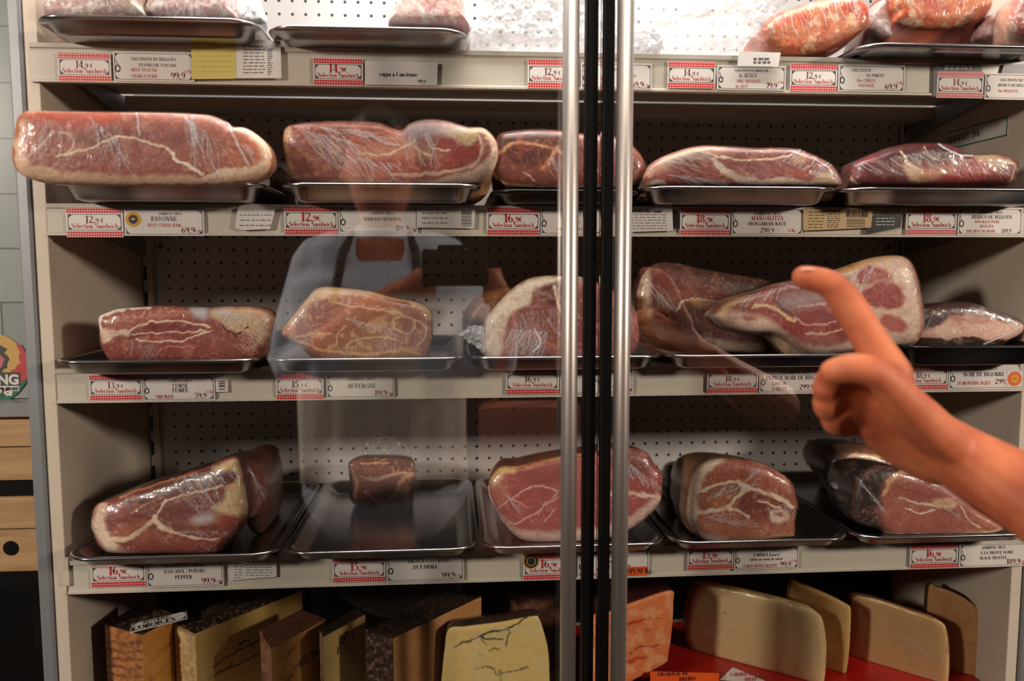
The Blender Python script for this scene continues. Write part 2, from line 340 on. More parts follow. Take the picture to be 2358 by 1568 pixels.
def paint(px, py, layers, z, base, seed=0, warp=5.0):
    """layers: ('P',col,soft,pts[,a]) ('L',col,w,pts[,a]) ('N',col,scale,thr[,a]) ('V',col,scale,w[,a]) ('S',col,n,(x0,y0,x1,y1),(dx,dy),w[,a])"""
    col = np.tile(lin(base), (len(px), 1)); s = ZO[z][2]
    wx = px+warp*(fbm(px/14, py/14, seed)-.5)*2; wy = py+warp*(fbm(px/14, py/14, seed+5)-.5)*2
    rr = random.Random(seed)
    for L in layers:
        k = L[0]
        if k == 'P':
            q = crom(zc(z, L[3]), True, 60); d = segdist(wx, wy, np.vstack([q, q[:1]])); d = np.where(inside(wx, wy, q), d, -d)
            a = np.clip(0.5+d/(2*L[2]/s+1e-6), 0, 1)*(L[4] if len(L) > 4 else 1)
        elif k == 'L':
            q = crom(zc(z, L[3]), False, 4*len(L[3])+4); d = segdist(wx, wy, q); w = L[2]/s*(0.7+0.6*fbm(wx/9, wy/9, seed+9))
            a = np.clip((w-d)/(0.6*w+0.6)+0.35, 0, 1)*(L[4] if len(L) > 4 else 1)
        elif k == 'N':
            n = fbm(wx/(L[2]/s), wy/(L[2]/s), seed+31, 4); a = np.clip((n-L[3])*7, 0, 1)*(L[4] if len(L) > 4 else 1)
        elif k == 'V':
            n = fbm(wx/(L[2]/s), wy/(L[2]/s), seed+47, 3); a = np.clip(1-np.abs(n-.5)/L[3], 0, 1)*(L[4] if len(L) > 4 else 1)
            a = a*np.clip((fbm(wx/40, wy/40, seed+3)-.4)*5, 0, 1)
        elif k == 'S':
            a = np.zeros(len(px)); x0, y0, x1, y1 = L[3]; dx, dy = L[4]
            for i in range(L[2]):
                t = rr.random(); j = rr.uniform(-.3, .3); sc = rr.uniform(.2, 1.15); rt = rr.gauss(0, .13)
                ax, ay = x0+(x1-x0)*t, y0+(y1-y0)*t; cx_, cy_ = (dx-dy*rt)*sc, (dy+dx*rt)*sc
                q = zc(z, [(ax, ay), (ax+cx_*.5-cy_*j*.5, ay+cy_*.5+cx_*j*.5), (ax+cx_, ay+cy_)]); d = segdist(px, py, q)
                w = L[5]/s*rr.choice((.45, .55, .7, 1.0)); a = np.maximum(a, np.clip((w-d)/(w*.8)+.1, 0, 1)*rr.choice((.25, .4, .55, .9))*(L[6] if len(L) > 6 else 1))
        c = lin(L[1]); col = col*(1-a[:, None])+c*a[:, None]
    return col
def set_col(me, col):
    at = me.attributes.new('col', 'FLOAT_COLOR', 'POINT')
    at.data.foreach_set('color', np.hstack([col, np.ones((len(col), 1))]).astype(np.float32).ravel())
def grid_faces(R, NP):
    i = np.arange(R-1)[:, None]*NP; k = np.arange(NP)[None, :]; k2 = (k+1) % NP
    return np.stack([i+k, i+NP+k, i+NP+k2, i+k2], -1).reshape(-1, 4)
def np_mesh(name, V, F):
    me = bpy.data.meshes.new(name); me.vertices.add(len(V)); me.vertices.foreach_set('co', V.astype(np.float32).ravel())
    me.loops.add(F.size); me.loops.foreach_set('vertex_index', F.astype(np.int32).ravel())
    me.polygons.add(len(F)); me.polygons.foreach_set('loop_start', np.arange(0, F.size, 4, dtype=np.int32))
    try: me.polygons.foreach_set('loop_total', np.full(len(F), 4, np.int32))
    except Exception: pass
    me.update(calc_edges=True); return me
def lump(z, outline, Y, depth, back=(0, 0), floor=None, slope=(0, 0), bulge=0.012, NP=380, R=46, K=16, taper=0.75, grow=0.0, seed=1, rough=0.0006, spine=0.55, pw=5.0, tuck=0.03, bumpy=0.0):
    """Solid with a traced front outline on a real plane, rounded front face and a body running back from it.
    returns V, F, face mask, px, py (where each point shows)"""
    O = crom(zc(z, outline), True, NP)
    X = np.array([atY(a, b, Y) for a, b in O]); c0 = X.mean(0)
    if slope != (0, 0):
        n = np.array([-slope[0], 1.0, -slope[1]])
        X = np.array([CAM+ray(a, b)*(((c0-CAM)@n)/(ray(a, b)@n)) for a, b in O])
    c = X.mean(0); Q = X-c
    cov = np.cov(Q[:, [0, 2]].T); w, v = np.linalg.eigh(cov); ax = np.array([v[0, 1], 0, v[1, 1]])
    if slope != (0, 0): ax[1] = slope[0]*ax[0]+slope[1]*ax[2]
    pr = Q@ax; hl = (pr.max()-pr.min())/2*spine; mid = (pr.max()+pr.min())/2
    S = c+np.clip(pr*0.8, mid-hl, mid+hl)[:, None]*ax
    if grow:
        dd = X-S; X = X+dd/np.linalg.norm(dd, axis=1)[:, None]*grow
    rings = []; nrm = np.array([slope[0], -1.0, slope[1]]); nrm /= np.linalg.norm(nrm)
    for i in range(R+1):
        t = i/R; te = 1-(1-t)**1.25
        off = bulge*(max(0.0, 1-te**pw))**0.5 + (grow if t < 1 else 0)
        rings.append(S+(X-S)*te+nrm*off)
    face_n = len(rings)
    zlow = X[:, 2].min(); bk = np.array([back[0], 1.0, back[1]])
    for j in range(1, K+1):
        s = j/K; g = (1-(1-taper)*s)*math.sqrt(max(0.0, 1-s**4)) if j < K else 0.0
        r = S+(X-S)*max(g, 0.0)+bk*depth*s*(1 if j < K else 1.0)
        if floor is not None:
            wgt = np.clip((zlow+tuck-X[:, 2])/tuck, 0, 1)*min(1, s/0.15)*(g > 0)
            r[:, 2] = r[:, 2]*(1-wgt)+(floor+OZ+0.001)*wgt
            r[:, 2] = np.maximum(r[:, 2], floor+OZ+0.001)
        rings.append(r)
    V = np.array(rings); nr = V.shape[0]; V = V.reshape(-1, 3)
    fm = np.repeat(np.arange(nr) < face_n-1, NP)
    px, py = project(V)
    if rough or bumpy:
        d = (fbm(px/22+V[:, 1]*40, py/22, seed+71, 4)-.5)*2*rough
        if bumpy: d = d+(fbm(px/9+V[:, 1]*90, py/9, seed+91, 4)-.5)*2*bumpy
        tt = np.repeat(np.r_[np.linspace(0, 1, face_n), np.ones(nr-face_n)], NP)
        edge = np.where(np.arange(len(V))//NP < face_n-3, 1.0, 0.3)
        V = V+nrm*(d*edge)[:, None]
        ctr = np.repeat(S[None], nr, 0).reshape(-1, 3)
        if bumpy:
            o = V-ctr; o[:, 1] = 0; ln = np.linalg.norm(o, axis=1)+1e-6
            V = V+o/ln[:, None]*(d*(1-edge+.3))[:, None]
    if floor is not None: V[:, 2] = np.maximum(V[:, 2], floor+OZ+0.0005)
    return V, grid_faces(nr, NP), fm, px, py
def item(name, label, cat, z, outline, Y, depth, base, layers, side=None, sidelayers=(), wrap=None, wcol=0.0, mat='meat', group=None, floor=None, wrapmat='wrap', wgrow=0.0012, wrough=0.0009, seed=1, part='meat_piece', tails=(), warp=5.0, **kw):
    V, F, fm, px, py = lump(z, outline, Y, depth, floor=floor, seed=seed, **kw)
    b = V.min(0); loc = ((V[:, 0].min()+V[:, 0].max())/2, (V[:, 1].min()+V[:, 1].max())/2, b[2])
    col = paint(px, py, layers, z, base, seed, warp)
    sc = paint(px, py, list(sidelayers), z, side or RIND, seed+3, warp)
    nv = np.clip(fbm(px/30, py/30+V[:, 1]*30, seed+2)*1.5+.25, .6, 1.4)[:, None]
    col = np.where(fm[:, None], col, sc*nv)
    if wrap is None:
        me = np_mesh(name, V-np.array(loc), F); set_col(me, col); o = link(name, me, M[mat]); o.location = loc
        return tag(o, label, cat, group)
    e = empty(name, loc); tag(e, label, cat, group)
    me = np_mesh(part, V-np.array(loc), F); set_col(me, col); o = link(part, me, M[mat]); o.parent = e
    kw2 = dict(kw); kw2['rough'] = wrough; kw2['grow'] = wgrow; kw2['taper'] = kw.get('taper', .75)*1.0
    V2, F2, fm2, px2, py2 = lump(z, outline, Y-0.0003, depth+0.002, floor=(floor-0.0005 if floor is not None else None), seed=seed+13, **kw2)
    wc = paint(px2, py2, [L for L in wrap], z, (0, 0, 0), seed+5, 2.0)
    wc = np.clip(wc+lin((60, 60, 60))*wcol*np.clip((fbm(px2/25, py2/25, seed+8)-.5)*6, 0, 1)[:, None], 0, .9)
    me2 = np_mesh('plastic_wrap', V2-np.array(loc), F2); set_col(me2, wc); o2 = link('plastic_wrap', me2, M[wrapmat]); o2.parent = e
    for i, (tz, tout, tY, td, *tm) in enumerate(tails):
        V3, F3, f3, p3, q3 = lump(tz, tout, tY, td, rough=0.004, bumpy=0.003, NP=120, R=18, K=8, seed=seed+40+i, bulge=.006)
        me3 = np_mesh('wrap_tail', V3-np.array(loc), F3); set_col(me3, np.full((len(V3), 3), .02 if tm else .12)); o3 = link('wrap_tail', me3, M[tm[0] if tm else 'white_bag']); o3.parent = e
    return e
# ---------------------------------------------------------------- lettering: a small modern-style serif alphabet drawn as strokes
TH = 0.155; TN = 0.05
def _a(cx, cy, rx, ry, a0, a1): return ('a', cx, cy, rx, ry, a0, a1)
def _l(x0, y0, x1, y1, w=TH): return ('l', x0, y0, x1, y1, w)
def _s(x, y, w=.26): return ('l', x-w/2, y, x+w/2, y, TN)
GL = {
 'A': (.76, [_l(.38, 1, .1, 0, TN), _l(.36, 1, .64, 0), _l(.2, .32, .54, .32, TN), _s(.1, .02, .2), _s(.65, .02)]),
 'B': (.68, [_l(.18, 0, .18, 1), _a(.3, .76, .22, .24, -90, 90), _a(.3, .27, .26, .27, -90, 90), _l(.06, .98, .3, .98, TN), _l(.06, .02, .3, .02, TN), _l(.18, .52, .3, .52, TN)]),
 'C': (.72, [_a(.42, .5, .3, .48, 40, 320), _l(.65, .96, .65, .68, TN)]),
 'D': (.76, [_l(.18, 0, .18, 1), _a(.32, .5, .32, .48, -90, 90), _l(.06, .98, .32, .98, TN), _l(.06, .02, .32, .02, TN)]),
 'E': (.66, [_l(.18, 0, .18, 1), _l(.06, .98, .58, .98, TN), _l(.06, .02, .6, .02, TN), _l(.18, .5, .44, .5, TN), _l(.57, 1, .57, .76, TN), _l(.6, 0, .6, .26, TN), _l(.44, .4, .44, .6, TN)]),
 'F': (.62, [_l(.18, 0, .18, 1), _l(.06, .98, .56, .98, TN), _s(.18, .02), _l(.18, .5, .44, .5, TN), _l(.55, 1, .55, .76, TN)]),
 'G': (.78, [_a(.42, .5, .3, .48, 45, 315), _l(.66, .42, .66, .04), _s(.66, .42, .24), _l(.64, .96, .64, .7, TN)]),
 'H': (.8, [_l(.18, 0, .18, 1), _l(.62, 0, .62, 1), _l(.18, .5, .62, .5, TN), _s(.18, .02), _s(.18, .98), _s(.62, .02), _s(.62, .98)]),
 'I': (.38, [_l(.19, 0, .19, 1), _s(.19, .02), _s(.19, .98)]),
 'J': (.5, [_l(.32, .2, .32, 1), _s(.32, .98), _a(.2, .2, .13, .18, 180, 360)]),
 'K': (.76, [_l(.18, 0, .18, 1), _l(.2, .42, .6, .98, TN), _l(.34, .58, .64, 0), _s(.18, .02), _s(.18, .98), _s(.6, .98, .2), _s(.64, .02, .2)]),
 'L': (.62, [_l(.18, 0, .18, 1), _s(.18, .98), _l(.06, .02, .58, .02, TN), _l(.57, 0, .57, .28, TN)]),
 'M': (.9, [_l(.16, 0, .16, 1, TN), _l(.16, 1, .44, .05), _l(.72, 1, .44, .05, TN), _l(.72, 0, .72, 1), _s(.16, .02, .2), _s(.73, .02), _s(.14, .98, .16), _s(.75, .98, .18)]),
 'N': (.8, [_l(.16, 0, .16, 1, TN), _l(.16, 1, .64, 0), _l(.64, 0, .64, 1, TN), _s(.16, .02, .2), _s(.64, .98, .2), _s(.12, .98, .16)]),
 'O': (.78, [_a(.39, .5, .3, .48, 0, 360)]),
 'P': (.66, [_l(.18, 0, .18, 1), _a(.3, .73, .24, .25, -90, 90), _l(.06, .98, .3, .98, TN), _l(.18, .48, .3, .48, TN), _s(.18, .02)]),
 'Q': (.78, [_a(.39, .5, .3, .48, 0, 360), _l(.4, .1, .62, -.15)]),
 'R': (.74, [_l(.18, 0, .18, 1), _a(.3, .75, .23, .23, -90, 90), _l(.06, .98, .3, .98, TN), _l(.18, .52, .34, .52, TN), _l(.4, .52, .62, 0), _s(.18, .02), _s(.66, .02, .14)]),
 'S': (.6, [_a(.31, .74, .2, .24, 60, 250), _a(.29, .27, .22, .25, -120, 80), _l(.52, .96, .52, .72, TN), _l(.09, .04, .09, .28, TN), _l(.18, .62, .44, .4)]),
 'T': (.68, [_l(.34, 0, .34, 1), _l(.06, .98, .62, .98, TN), _s(.34, .02), _l(.07, 1, .07, .74, TN), _l(.61, 1, .61, .74, TN)]),
 'U': (.78, [_l(.18, .3, .18, 1), _a(.4, .3, .22, .3, 180, 360), _l(.62, .3, .62, 1, TN), _s(.18, .98), _s(.62, .98, .2)]),
 'V': (.74, [_l(.12, 1, .38, 0), _l(.38, 0, .64, 1, TN), _s(.12, .98), _s(.64, .98, .2)]),
 'W': (1.0, [_l(.1, 1, .3, 0), _l(.3, 0, .5, 1, TN), _l(.5, 1, .7, 0), _l(.7, 0, .9, 1, TN), _s(.1, .98, .2), _s(.9, .98, .18)]),
 'X': (.7, [_l(.12, 1, .58, 0), _l(.58, 1, .12, 0, TN), _s(.14, .98, .2), _s(.58, .02, .2)]),
 'Y': (.7, [_l(.35, 0, .35, .45), _l(.1, 1, .35, .45), _l(.6, 1, .35, .45, TN), _s(.35, .02), _s(.12, .98, .2)]),
 'Z': (.64, [_l(.1, .98, .56, .98, TN), _l(.56, .98, .1, .02), _l(.1, .02, .58, .02, TN), _l(.1, 1, .1, .78, TN), _l(.58, 0, .58, .24, TN)]),
 '0': (.62, [_a(.31, .5, .2, .48, 0, 360)]), '1': (.46, [_l(.25, 0, .25, 1), _s(.25, .02, .32), _l(.1, .82, .25, .98, TN)]),
 '2': (.6, [_a(.3, .72, .19, .25, -20, 165), _l(.47, .62, .1, .06, TN*1.6), _l(.08, .07, .52, .07, .12), _l(.52, .05, .52, .24, TN)]),
 '3': (.58, [_a(.28, .74, .18, .23, -80, 150), _a(.28, .27, .21, .25, -150, 85)]), '4': (.62, [_l(.42, 0, .42, 1), _l(.4, 1, .05, .3, TN), _l(.05, .28, .58, .28, TN), _s(.42, .02)]),
 '5': (.58, [_l(.14, .55, .14, .98, TN), _l(.12, .93, .5, .93, .12), _a(.27, .32, .22, .3, -150, 120)]), '6': (.6, [_a(.31, .3, .2, .28, 0, 360), _a(.42, .42, .31, .54, 100, 185)]),
 '7': (.56, [_l(.08, .93, .52, .93, .12), _l(.52, .95, .24, 0, TH*.8), _l(.08, .95, .08, .72, TN)]), '8': (.6, [_a(.3, .74, .17, .23, 0, 360), _a(.3, .27, .21, .25, 0, 360)]),
 '9': (.6, [_a(.29, .7, .2, .28, 0, 360), _a(.18, .56, .31, .54, -80, 5)]), ',': (.28, [_l(.14, .12, .14, 0, .16), _l(.18, .02, .08, -.18, TN)]), '.': (.26, [_l(.13, .14, .13, 0, .15)]),
 '€': (.66, [_a(.4, .5, .26, .48, 50, 310), _l(.04, .6, .46, .6, TN), _l(.04, .42, .42, .42, TN)]), '/': (.4, [_l(.04, -.1, .36, 1.05, TN)]), "'": (.22, [_l(.11, 1, .11, .72, .1)]), ' ': (.34, []), '%': (.7, [_a(.18, .74, .1, .2, 0, 360), _a(.52, .26, .1, .2, 0, 360), _l(.58, 1, .12, 0, TN)]), '-': (.4, [_l(.06, .36, .34, .36, .08)]),
 'a': (.5, [_l(.36, 0, .36, .42), _a(.24, .42, .12, .18, 0, 170), _a(.22, .17, .14, .16, 0, 360)]), 'b': (.54, [_l(.14, 0, .14, 1, .13), _a(.28, .3, .16, .29, -110, 110)]), 'c': (.46, [_a(.26, .3, .17, .29, 45, 315)]),
 'd': (.54, [_l(.4, 0, .4, 1, .13), _a(.26, .3, .16, .29, 70, 290)]), 'e': (.48, [_a(.25, .3, .17, .29, 0, 310), _l(.1, .32, .42, .32, TN)]), 'f': (.34, [_l(.15, 0, .15, .8, .13), _a(.27, .82, .12, .16, 60, 180), _l(.03, .6, .3, .6, TN)]),
 'g': (.5, [_a(.23, .38, .14, .2, 0, 360), _a(.24, -.06, .17, .14, 0, 360)]), 'h': (.56, [_l(.13, 0, .13, 1, .13), _a(.27, .38, .14, .21, 0, 120), _l(.41, 0, .41, .4, .13), _s(.13, .02, .2), _s(.42, .02, .2)]),
 'i': (.28, [_l(.14, 0, .14, .6, .13), _s(.14, .02, .2), _l(.14, .78, .14, .92, .14)]), 'k': (.52, [_l(.13, 0, .13, 1, .13), _l(.14, .26, .42, .58, TN), _l(.24, .34, .44, 0, .12)]), 'l': (.28, [_l(.14, 0, .14, 1, .13), _s(.14, .02, .2)]),
 'm': (.82, [_l(.13, 0, .13, .6, .12), _a(.26, .38, .13, .2, 0, 120), _l(.39, 0, .39, .4, .12), _a(.53, .38, .14, .2, 0, 120), _l(.67, 0, .67, .4, .12)]), 'n': (.56, [_l(.13, 0, .13, .6, .13), _a(.27, .38, .14, .2, 0, 120), _l(.41, 0, .41, .4, .13), _s(.13, .02, .2), _s(.42, .02, .2)]),
 'o': (.52, [_a(.26, .3, .18, .29, 0, 360)]), 'p': (.54, [_l(.14, -.25, .14, .6, .13), _a(.28, .3, .16, .29, -110, 110)]), 'r': (.4, [_l(.13, 0, .13, .6, .13), _a(.28, .42, .14, .16, 40, 150), _s(.13, .02, .2)]), 's': (.4, [_a(.2, .44, .12, .14, 50, 250), _a(.19, .16, .13, .15, -130, 80)]),
 't': (.34, [_l(.15, .06, .15, .82, .12), _l(.03, .6, .3, .6, TN), _a(.25, .12, .1, .1, 180, 300)]), 'u': (.56, [_l(.13, .2, .13, .6, .13), _a(.27, .2, .14, .19, 180, 360), _l(.42, 0, .42, .6, .13)]), 'v': (.5, [_l(.08, .6, .25, 0, .12), _l(.25, 0, .42, .6, TN)]),
 'w': (.72, [_l(.07, .6, .21, 0, .12), _l(.21, 0, .35, .6, TN), _l(.35, .6, .5, 0, .12), _l(.5, 0, .64, .6, TN)]), 'y': (.5, [_l(.08, .6, .25, 0, .12), _l(.42, .6, .14, -.25, TN)]), 'x': (.5, [_l(.08, .6, .4, 0, .12), _l(.4, .6, .08, 0, TN)]), 'z': (.46, [_l(.08, .57, .38, .57, TN), _l(.38, .57, .08, .03, .12), _l(.08, .03, .4, .03, TN)]), 'q': (.5, [_a(.25, .3, .16, .29, 0, 360), _l(.4, -.25, .4, .6, .12)]), 'j': (.28, [_l(.14, -.1, .14, .6, .13)]),
}
def glyph(mb, ch, ox, oz, h, sx, bold, y, dz=0.0):
    w, st = GL.get(ch, GL[' '])
    for s in st:
        if s[0] == 'l':
            _, x0, z0, x1, z1, t = s; t = t*(bold if t > TN*1.5 else (1+bold)/2); dx, dz_ = x1-x0, z1-z0; L = math.hypot(dx, dz_) or 1
            nx, nz = -dz_/L*t/2, dx/L*t/2
            q = [(x0+nx, z0+nz), (x0-nx, z0-nz), (x1-nx, z1-nz), (x1+nx, z1+nz)]
            mb.add([(ox+a*h*sx, y, oz+b*h) for a, b in q], [(0, 1, 2, 3)])
        else:
            _, cx, cz, rx, rz, a0, a1 = s; n = max(4, int(abs(a1-a0)/24)); vs = []
            for i in range(n+1):
                t = math.radians(a0+(a1-a0)*i/n); c, sn = math.cos(t), math.sin(t); th = (TH*.95*bold*c*c+TN*(1+bold)/2*sn*sn)/2
                vs += [(ox+(cx+(rx+th)*c)*h*sx, y, oz+(cz+(rz+TN*.5)*sn)*h), (ox+(cx+(rx-th)*c)*h*sx, y, oz+(cz+(rz-TN*.5-.01)*sn)*h)]
            mb.add(vs, [(2*i, 2*i+1, 2*i+3, 2*i+2) for i in range(n)])
    return w*h*sx
def text_w(s, h, sx=1.0): return sum(GL.get(c, GL[' '])[0]*h*sx for c in s)
def text(mb, s, x, z, h, sx=1.0, bold=1.0, y=0.0, align='l', maxw=None):
    w = text_w(s, h, sx)
    if maxw and w > maxw: sx *= maxw/w; w = maxw
    if align == 'c': x -= w/2
    if align == 'r': x -= w
    for c in s: x += glyph(mb, c, x, z, h, sx, bold, y)
    return x
# ================================================================ the cabinet
D = 0.28977; XL, XR = -0.0387, 1.1966
def Zf(row, top): return {1: (0.1886, 0.2330), 2: (0.0104, 0.0480), 3: (-0.1917, -0.1500), 4: (-0.4311, -0.3890)}[row][top]+OZ
SH = {1: 0.2325, 2: 0.0485, 3: -0.1525, 4: -0.3830}     # shelf surface, relative
FLOOR5 = -0.620
fl = MB(); fl.box(-2.2, 3.4, -4.0, 0.6, -0.05, 0.0); tag(fl.build('floor', M['floor']), kind='structure')
wb = MB(); wb.box(-2.2, 3.4, 0.12, 0.2, 0, 2.9); tag(wb.build('wall_back', M['black']), kind='structure')
cb = empty('refrigerated_display_cabinet', ((XL+XR)/2, -D/2, 0)); tag(cb, 'tall white refrigerated display cabinet with perforated back panel filled with hams and cheeses', 'display cabinet')
b = MB(); b.box(XL-0.004, XR+0.004, 0.0, 0.012, OZ+FLOOR5-0.02, OZ+0.66); b.build('back_panel', M['pegboard'], cb)
for sx, x0, x1 in ((0, XL-0.016, XL), (1, XR, XR+0.016)):
    b = MB(); b.box(x0, x1, -D, -0.001, OZ+FLOOR5-0.02, OZ+0.66); b.build('side_panel', M['white_enamel'], cb, bevel=0.001)
for x in (XL+0.009, XR-0.009):
    b = MB(); b.box(x-0.0065, x+0.0065, -0.006, -0.0005, OZ+FLOOR5, OZ+0.64)
    up = b.build('upright_strip', M['white_enamel'], cb)
    b = MB(); z = OZ+FLOOR5+0.02
    while z < OZ+0.62: b.box(x-0.0058, x-0.0018, -0.0066, -0.0059, z, z+0.022); z += 0.0395
    b.build('slots', M['black'], up)
for x in (XL+0.028, XR-0.03):
    b = MB(); b.tube([(x, -0.0005, OZ+0.006), (x, -0.003, OZ+0.006)], 0.0045, 14); b.build('screw', M['soft_ink'], cb)
for x in (XL+0.0185, XR-0.0195):
    b = MB(); b.box(x, x+0.001, -0.0006, 0.001, OZ+FLOOR5, OZ+0.64); b.build('panel_seam', M['soft_ink'], cb)
# outer frame either side and the canopy / plinth
b = MB(); b.box(XL-0.0325, XL-0.0165, -D-0.004, 0.02, 0.06, OZ+0.75); b.build('frame_post', M['grey_frame'], cb, bevel=0.003)
b = MB(); b.box(XR+0.0165, XR+0.06, -D-0.004, 0.02, 0.06, OZ+0.75); b.build('frame_post', M['grey_frame'], cb, bevel=0.003)
b = MB(); b.box(XL-0.0325, XR+0.06, -D-0.16, 0.02, OZ+0.665, OZ+0.80); b.build('canopy', M['grey_frame'], cb, bevel=0.003)
b = MB(); b.box(XL-0.0325, XR+0.06, -D-0.004, 0.02, 0.06, OZ+FLOOR5-0.021); b.build('plinth', M['grey_frame'], cb, bevel=0.003)
b = MB(); b.box(XL-0.03, XR+0.04, -D+0.03, 0.0, 0.0, 0.0601); b.build('kick_board', M['black'], cb)
b = MB(); b.box(XL+0.0005, XR-0.0005, -D+0.01, -0.0011, OZ+FLOOR5-0.0205, OZ+FLOOR5-0.004); b.build('cabinet_floor', M['white_enamel'], cb)
b = MB(); b.box(XL+0.002, XR-0.002, -0.0062, -0.0008, OZ+FLOOR5-0.003, OZ-0.452); b.build('lower_back_shade', M['black'], cb)  # black sheet put in for the shade at the back of the bottom bay
# air duct bars high on the back
b = MB(); b.box(XL+0.012, XR-0.004, -0.075, -0.007, OZ+0.203, OZ+0.219); b.build('air_duct', M['white_enamel'], cb, bevel=0.001)
b = MB(); b.box(XL+0.018, XR-0.012, -0.055, -0.007, OZ+0.2195, OZ+0.236); b.build('air_duct', M['grey_frame'], cb, bevel=0.001)
# service label on the right wall
sl = MB(); sl.box(XR-0.0012, XR-0.0002, -0.235, -0.10, OZ+0.150, OZ+0.176)
s_o = sl.build('service_label', M['paper']); tag(s_o, 'white service label with green border stuck on the inner right cabinet wall', 'label')
b = MB()
for z0, z1, y0, y1 in ((.150, .1515, -.235, -.10), (.1745, .176, -.235, -.10), (.150, .176, -.235, -.2335), (.150, .176, -.1015, -.10)): b.box(XR-0.0016, XR-0.0012, y0, y1, OZ+z0, OZ+z1)
b.build('green_border', M['green'], s_o)
b = MB(); tb = MB(); text(tb, 'NDR R 125   ISN', 0, 0, 0.009, 1.0, 1.4)
b.add([(XR-0.0017, -0.105-v[0], OZ+0.159+v[2]) for v in tb.v], tb.f); b.build('lettering', M['ink'], s_o)

SHN = {1: 'top', 2: 'second', 3: 'third', 4: 'fourth'}
RAIL = {1: (70, 2420), 2: (125, 2354), 3: (140, 2357), 4: (165, 2440)}
for r in (1, 2, 3, 4):
    z0, z1 = Zf(r, 0), Zf(r, 1); zs = OZ+SH[r]
    e = empty('cabinet_shelf', ((XL+XR)/2, -D/2, z0)); tag(e, 'white metal shelf with price rail, %s of the four carrying meat' % ('topmost' if r == 1 else 'lowest' if r == 4 else SHN[r]), 'shelf', 'cabinet shelves')
    b = MB(); b.box(XL+0.001, XR-0.001, -D+0.006, -0.0075 if r != 1 else -0.0765, zs-0.012, zs); b.build('shelf_plate', M['white_enamel'], e, bevel=0.001)
    xa = max(atY(RAIL[r][0], 784, -D)[0]-0.0, XL-0.012); xb = min(atY(RAIL[r][1], 784, -D)[0], XR+0.01)
    if r in (2, 3): xa = XL+0.002
    xa = {1: XL-0.008, 2: XL+0.001, 3: XL+0.002, 4: XL+0.003}[r]; xb = {1: XR+0.012, 2: XR-0.001, 3: XR-0.0, 4: XR+0.012}[r]
    b = MB(); y0 = -D-0.0045
    b.prism([(y0, z0), (y0, z0+0.0025), (y0+0.0025, z0+0.004), (y0+0.0025, z1-0.006), (y0, z1-0.005), (y0-0.0005, z1), (y0+0.010, z1+0.0003), (y0+0.010, z0)], 0, xa, xb)
    b.build('price_rail', M['fascia'], e)
    for x in (XL+0.004, XR-0.0075):
        b = MB(); b.prism([(-0.008, zs-0.0125), (-D+0.03, zs-0.0125), (-D+0.05, zs-0.02), (-0.008, zs-0.055)], 0, x, x+0.0035); b.build('bracket', M['grey_frame'], e)
    if r == 4:
        b = MB(); b.box(XL-0.0005, XL+0.006, -D-0.006, -D+0.0, z0+0.012, z1+0.004); b.build('rail_end_clip', M['white_enamel'], e)
rm = MB(); rm.box(0.60, XR-0.002, -D+0.02, -0.02, OZ+FLOOR5-0.0038, OZ+FLOOR5-0.001); tag(rm.build('red_shelf_liner', M['red_mat']), 'glossy red liner covering the bottom shelf under the pale cheeses', 'shelf liner')

# ---------------------------------------------------------------- sliding doors
YG = -0.425
def bar(px, y, w, d, name, mat, parent, bev=0.0):
    x = atY(px, 784, y)[0]; b = MB(); b.box(x-w/2, x+w/2, y, y+d, OZ-1.0, OZ+0.66); return b.build(name, mat, parent, bevel=bev)
def door(x0, x1, hpx, spx, lab):
    e = empty('glass_door', ((x0+x1)/2, YG, OZ-1.0)); tag(e, lab, 'door', 'glass cabinet doors')
    b = MB(); b.box(x0, x1, YG, YG+0.004, OZ-0.98, OZ+0.655); b.build('glass_pane', M['glass'], e)
    x = atY(hpx, 784, YG-0.02)[0]; b = MB(); n = 14; rx, ry = 0.0088, 0.012
    pr = [(x+rx*math.cos(2*math.pi*k/n)*(1.0), YG-0.016+ry*math.sin(2*math.pi*k/n)) for k in range(n)]
    vs = [(p[0], p[1], z) for z in (OZ-0.95, OZ+0.64) for p in pr]
    b.add(vs, [tuple(range(n-1, -1, -1)), tuple(range(n, 2*n))]+[(i, (i+1) % n, (i+1) % n+n, i+n) for i in range(n)])
    b.build('pull_handle', M['alu'], e, smooth=True)
    for k in spx:
        xs = atY(k[0], 784, YG)[0]; b = MB(); b.box(xs-k[1]/2, xs+k[1]/2, YG-0.006, YG+0.012, OZ-1.0, OZ+0.66); b.build('edge_gasket', M['black'], e, bevel=0.002)
    return e
xm = atY(1376, 784, YG)[0]
door(XL-0.035, xm-0.0022, 1312.5, [(1357.5, 0.0128)], 'left glass door with vertical metal handle and faint reflection of the photographer')
door(xm+0.0022, XR+0.055, 1434, [(1394, 0.0128)], 'right glass door with vertical metal handle behind the pointing hand')

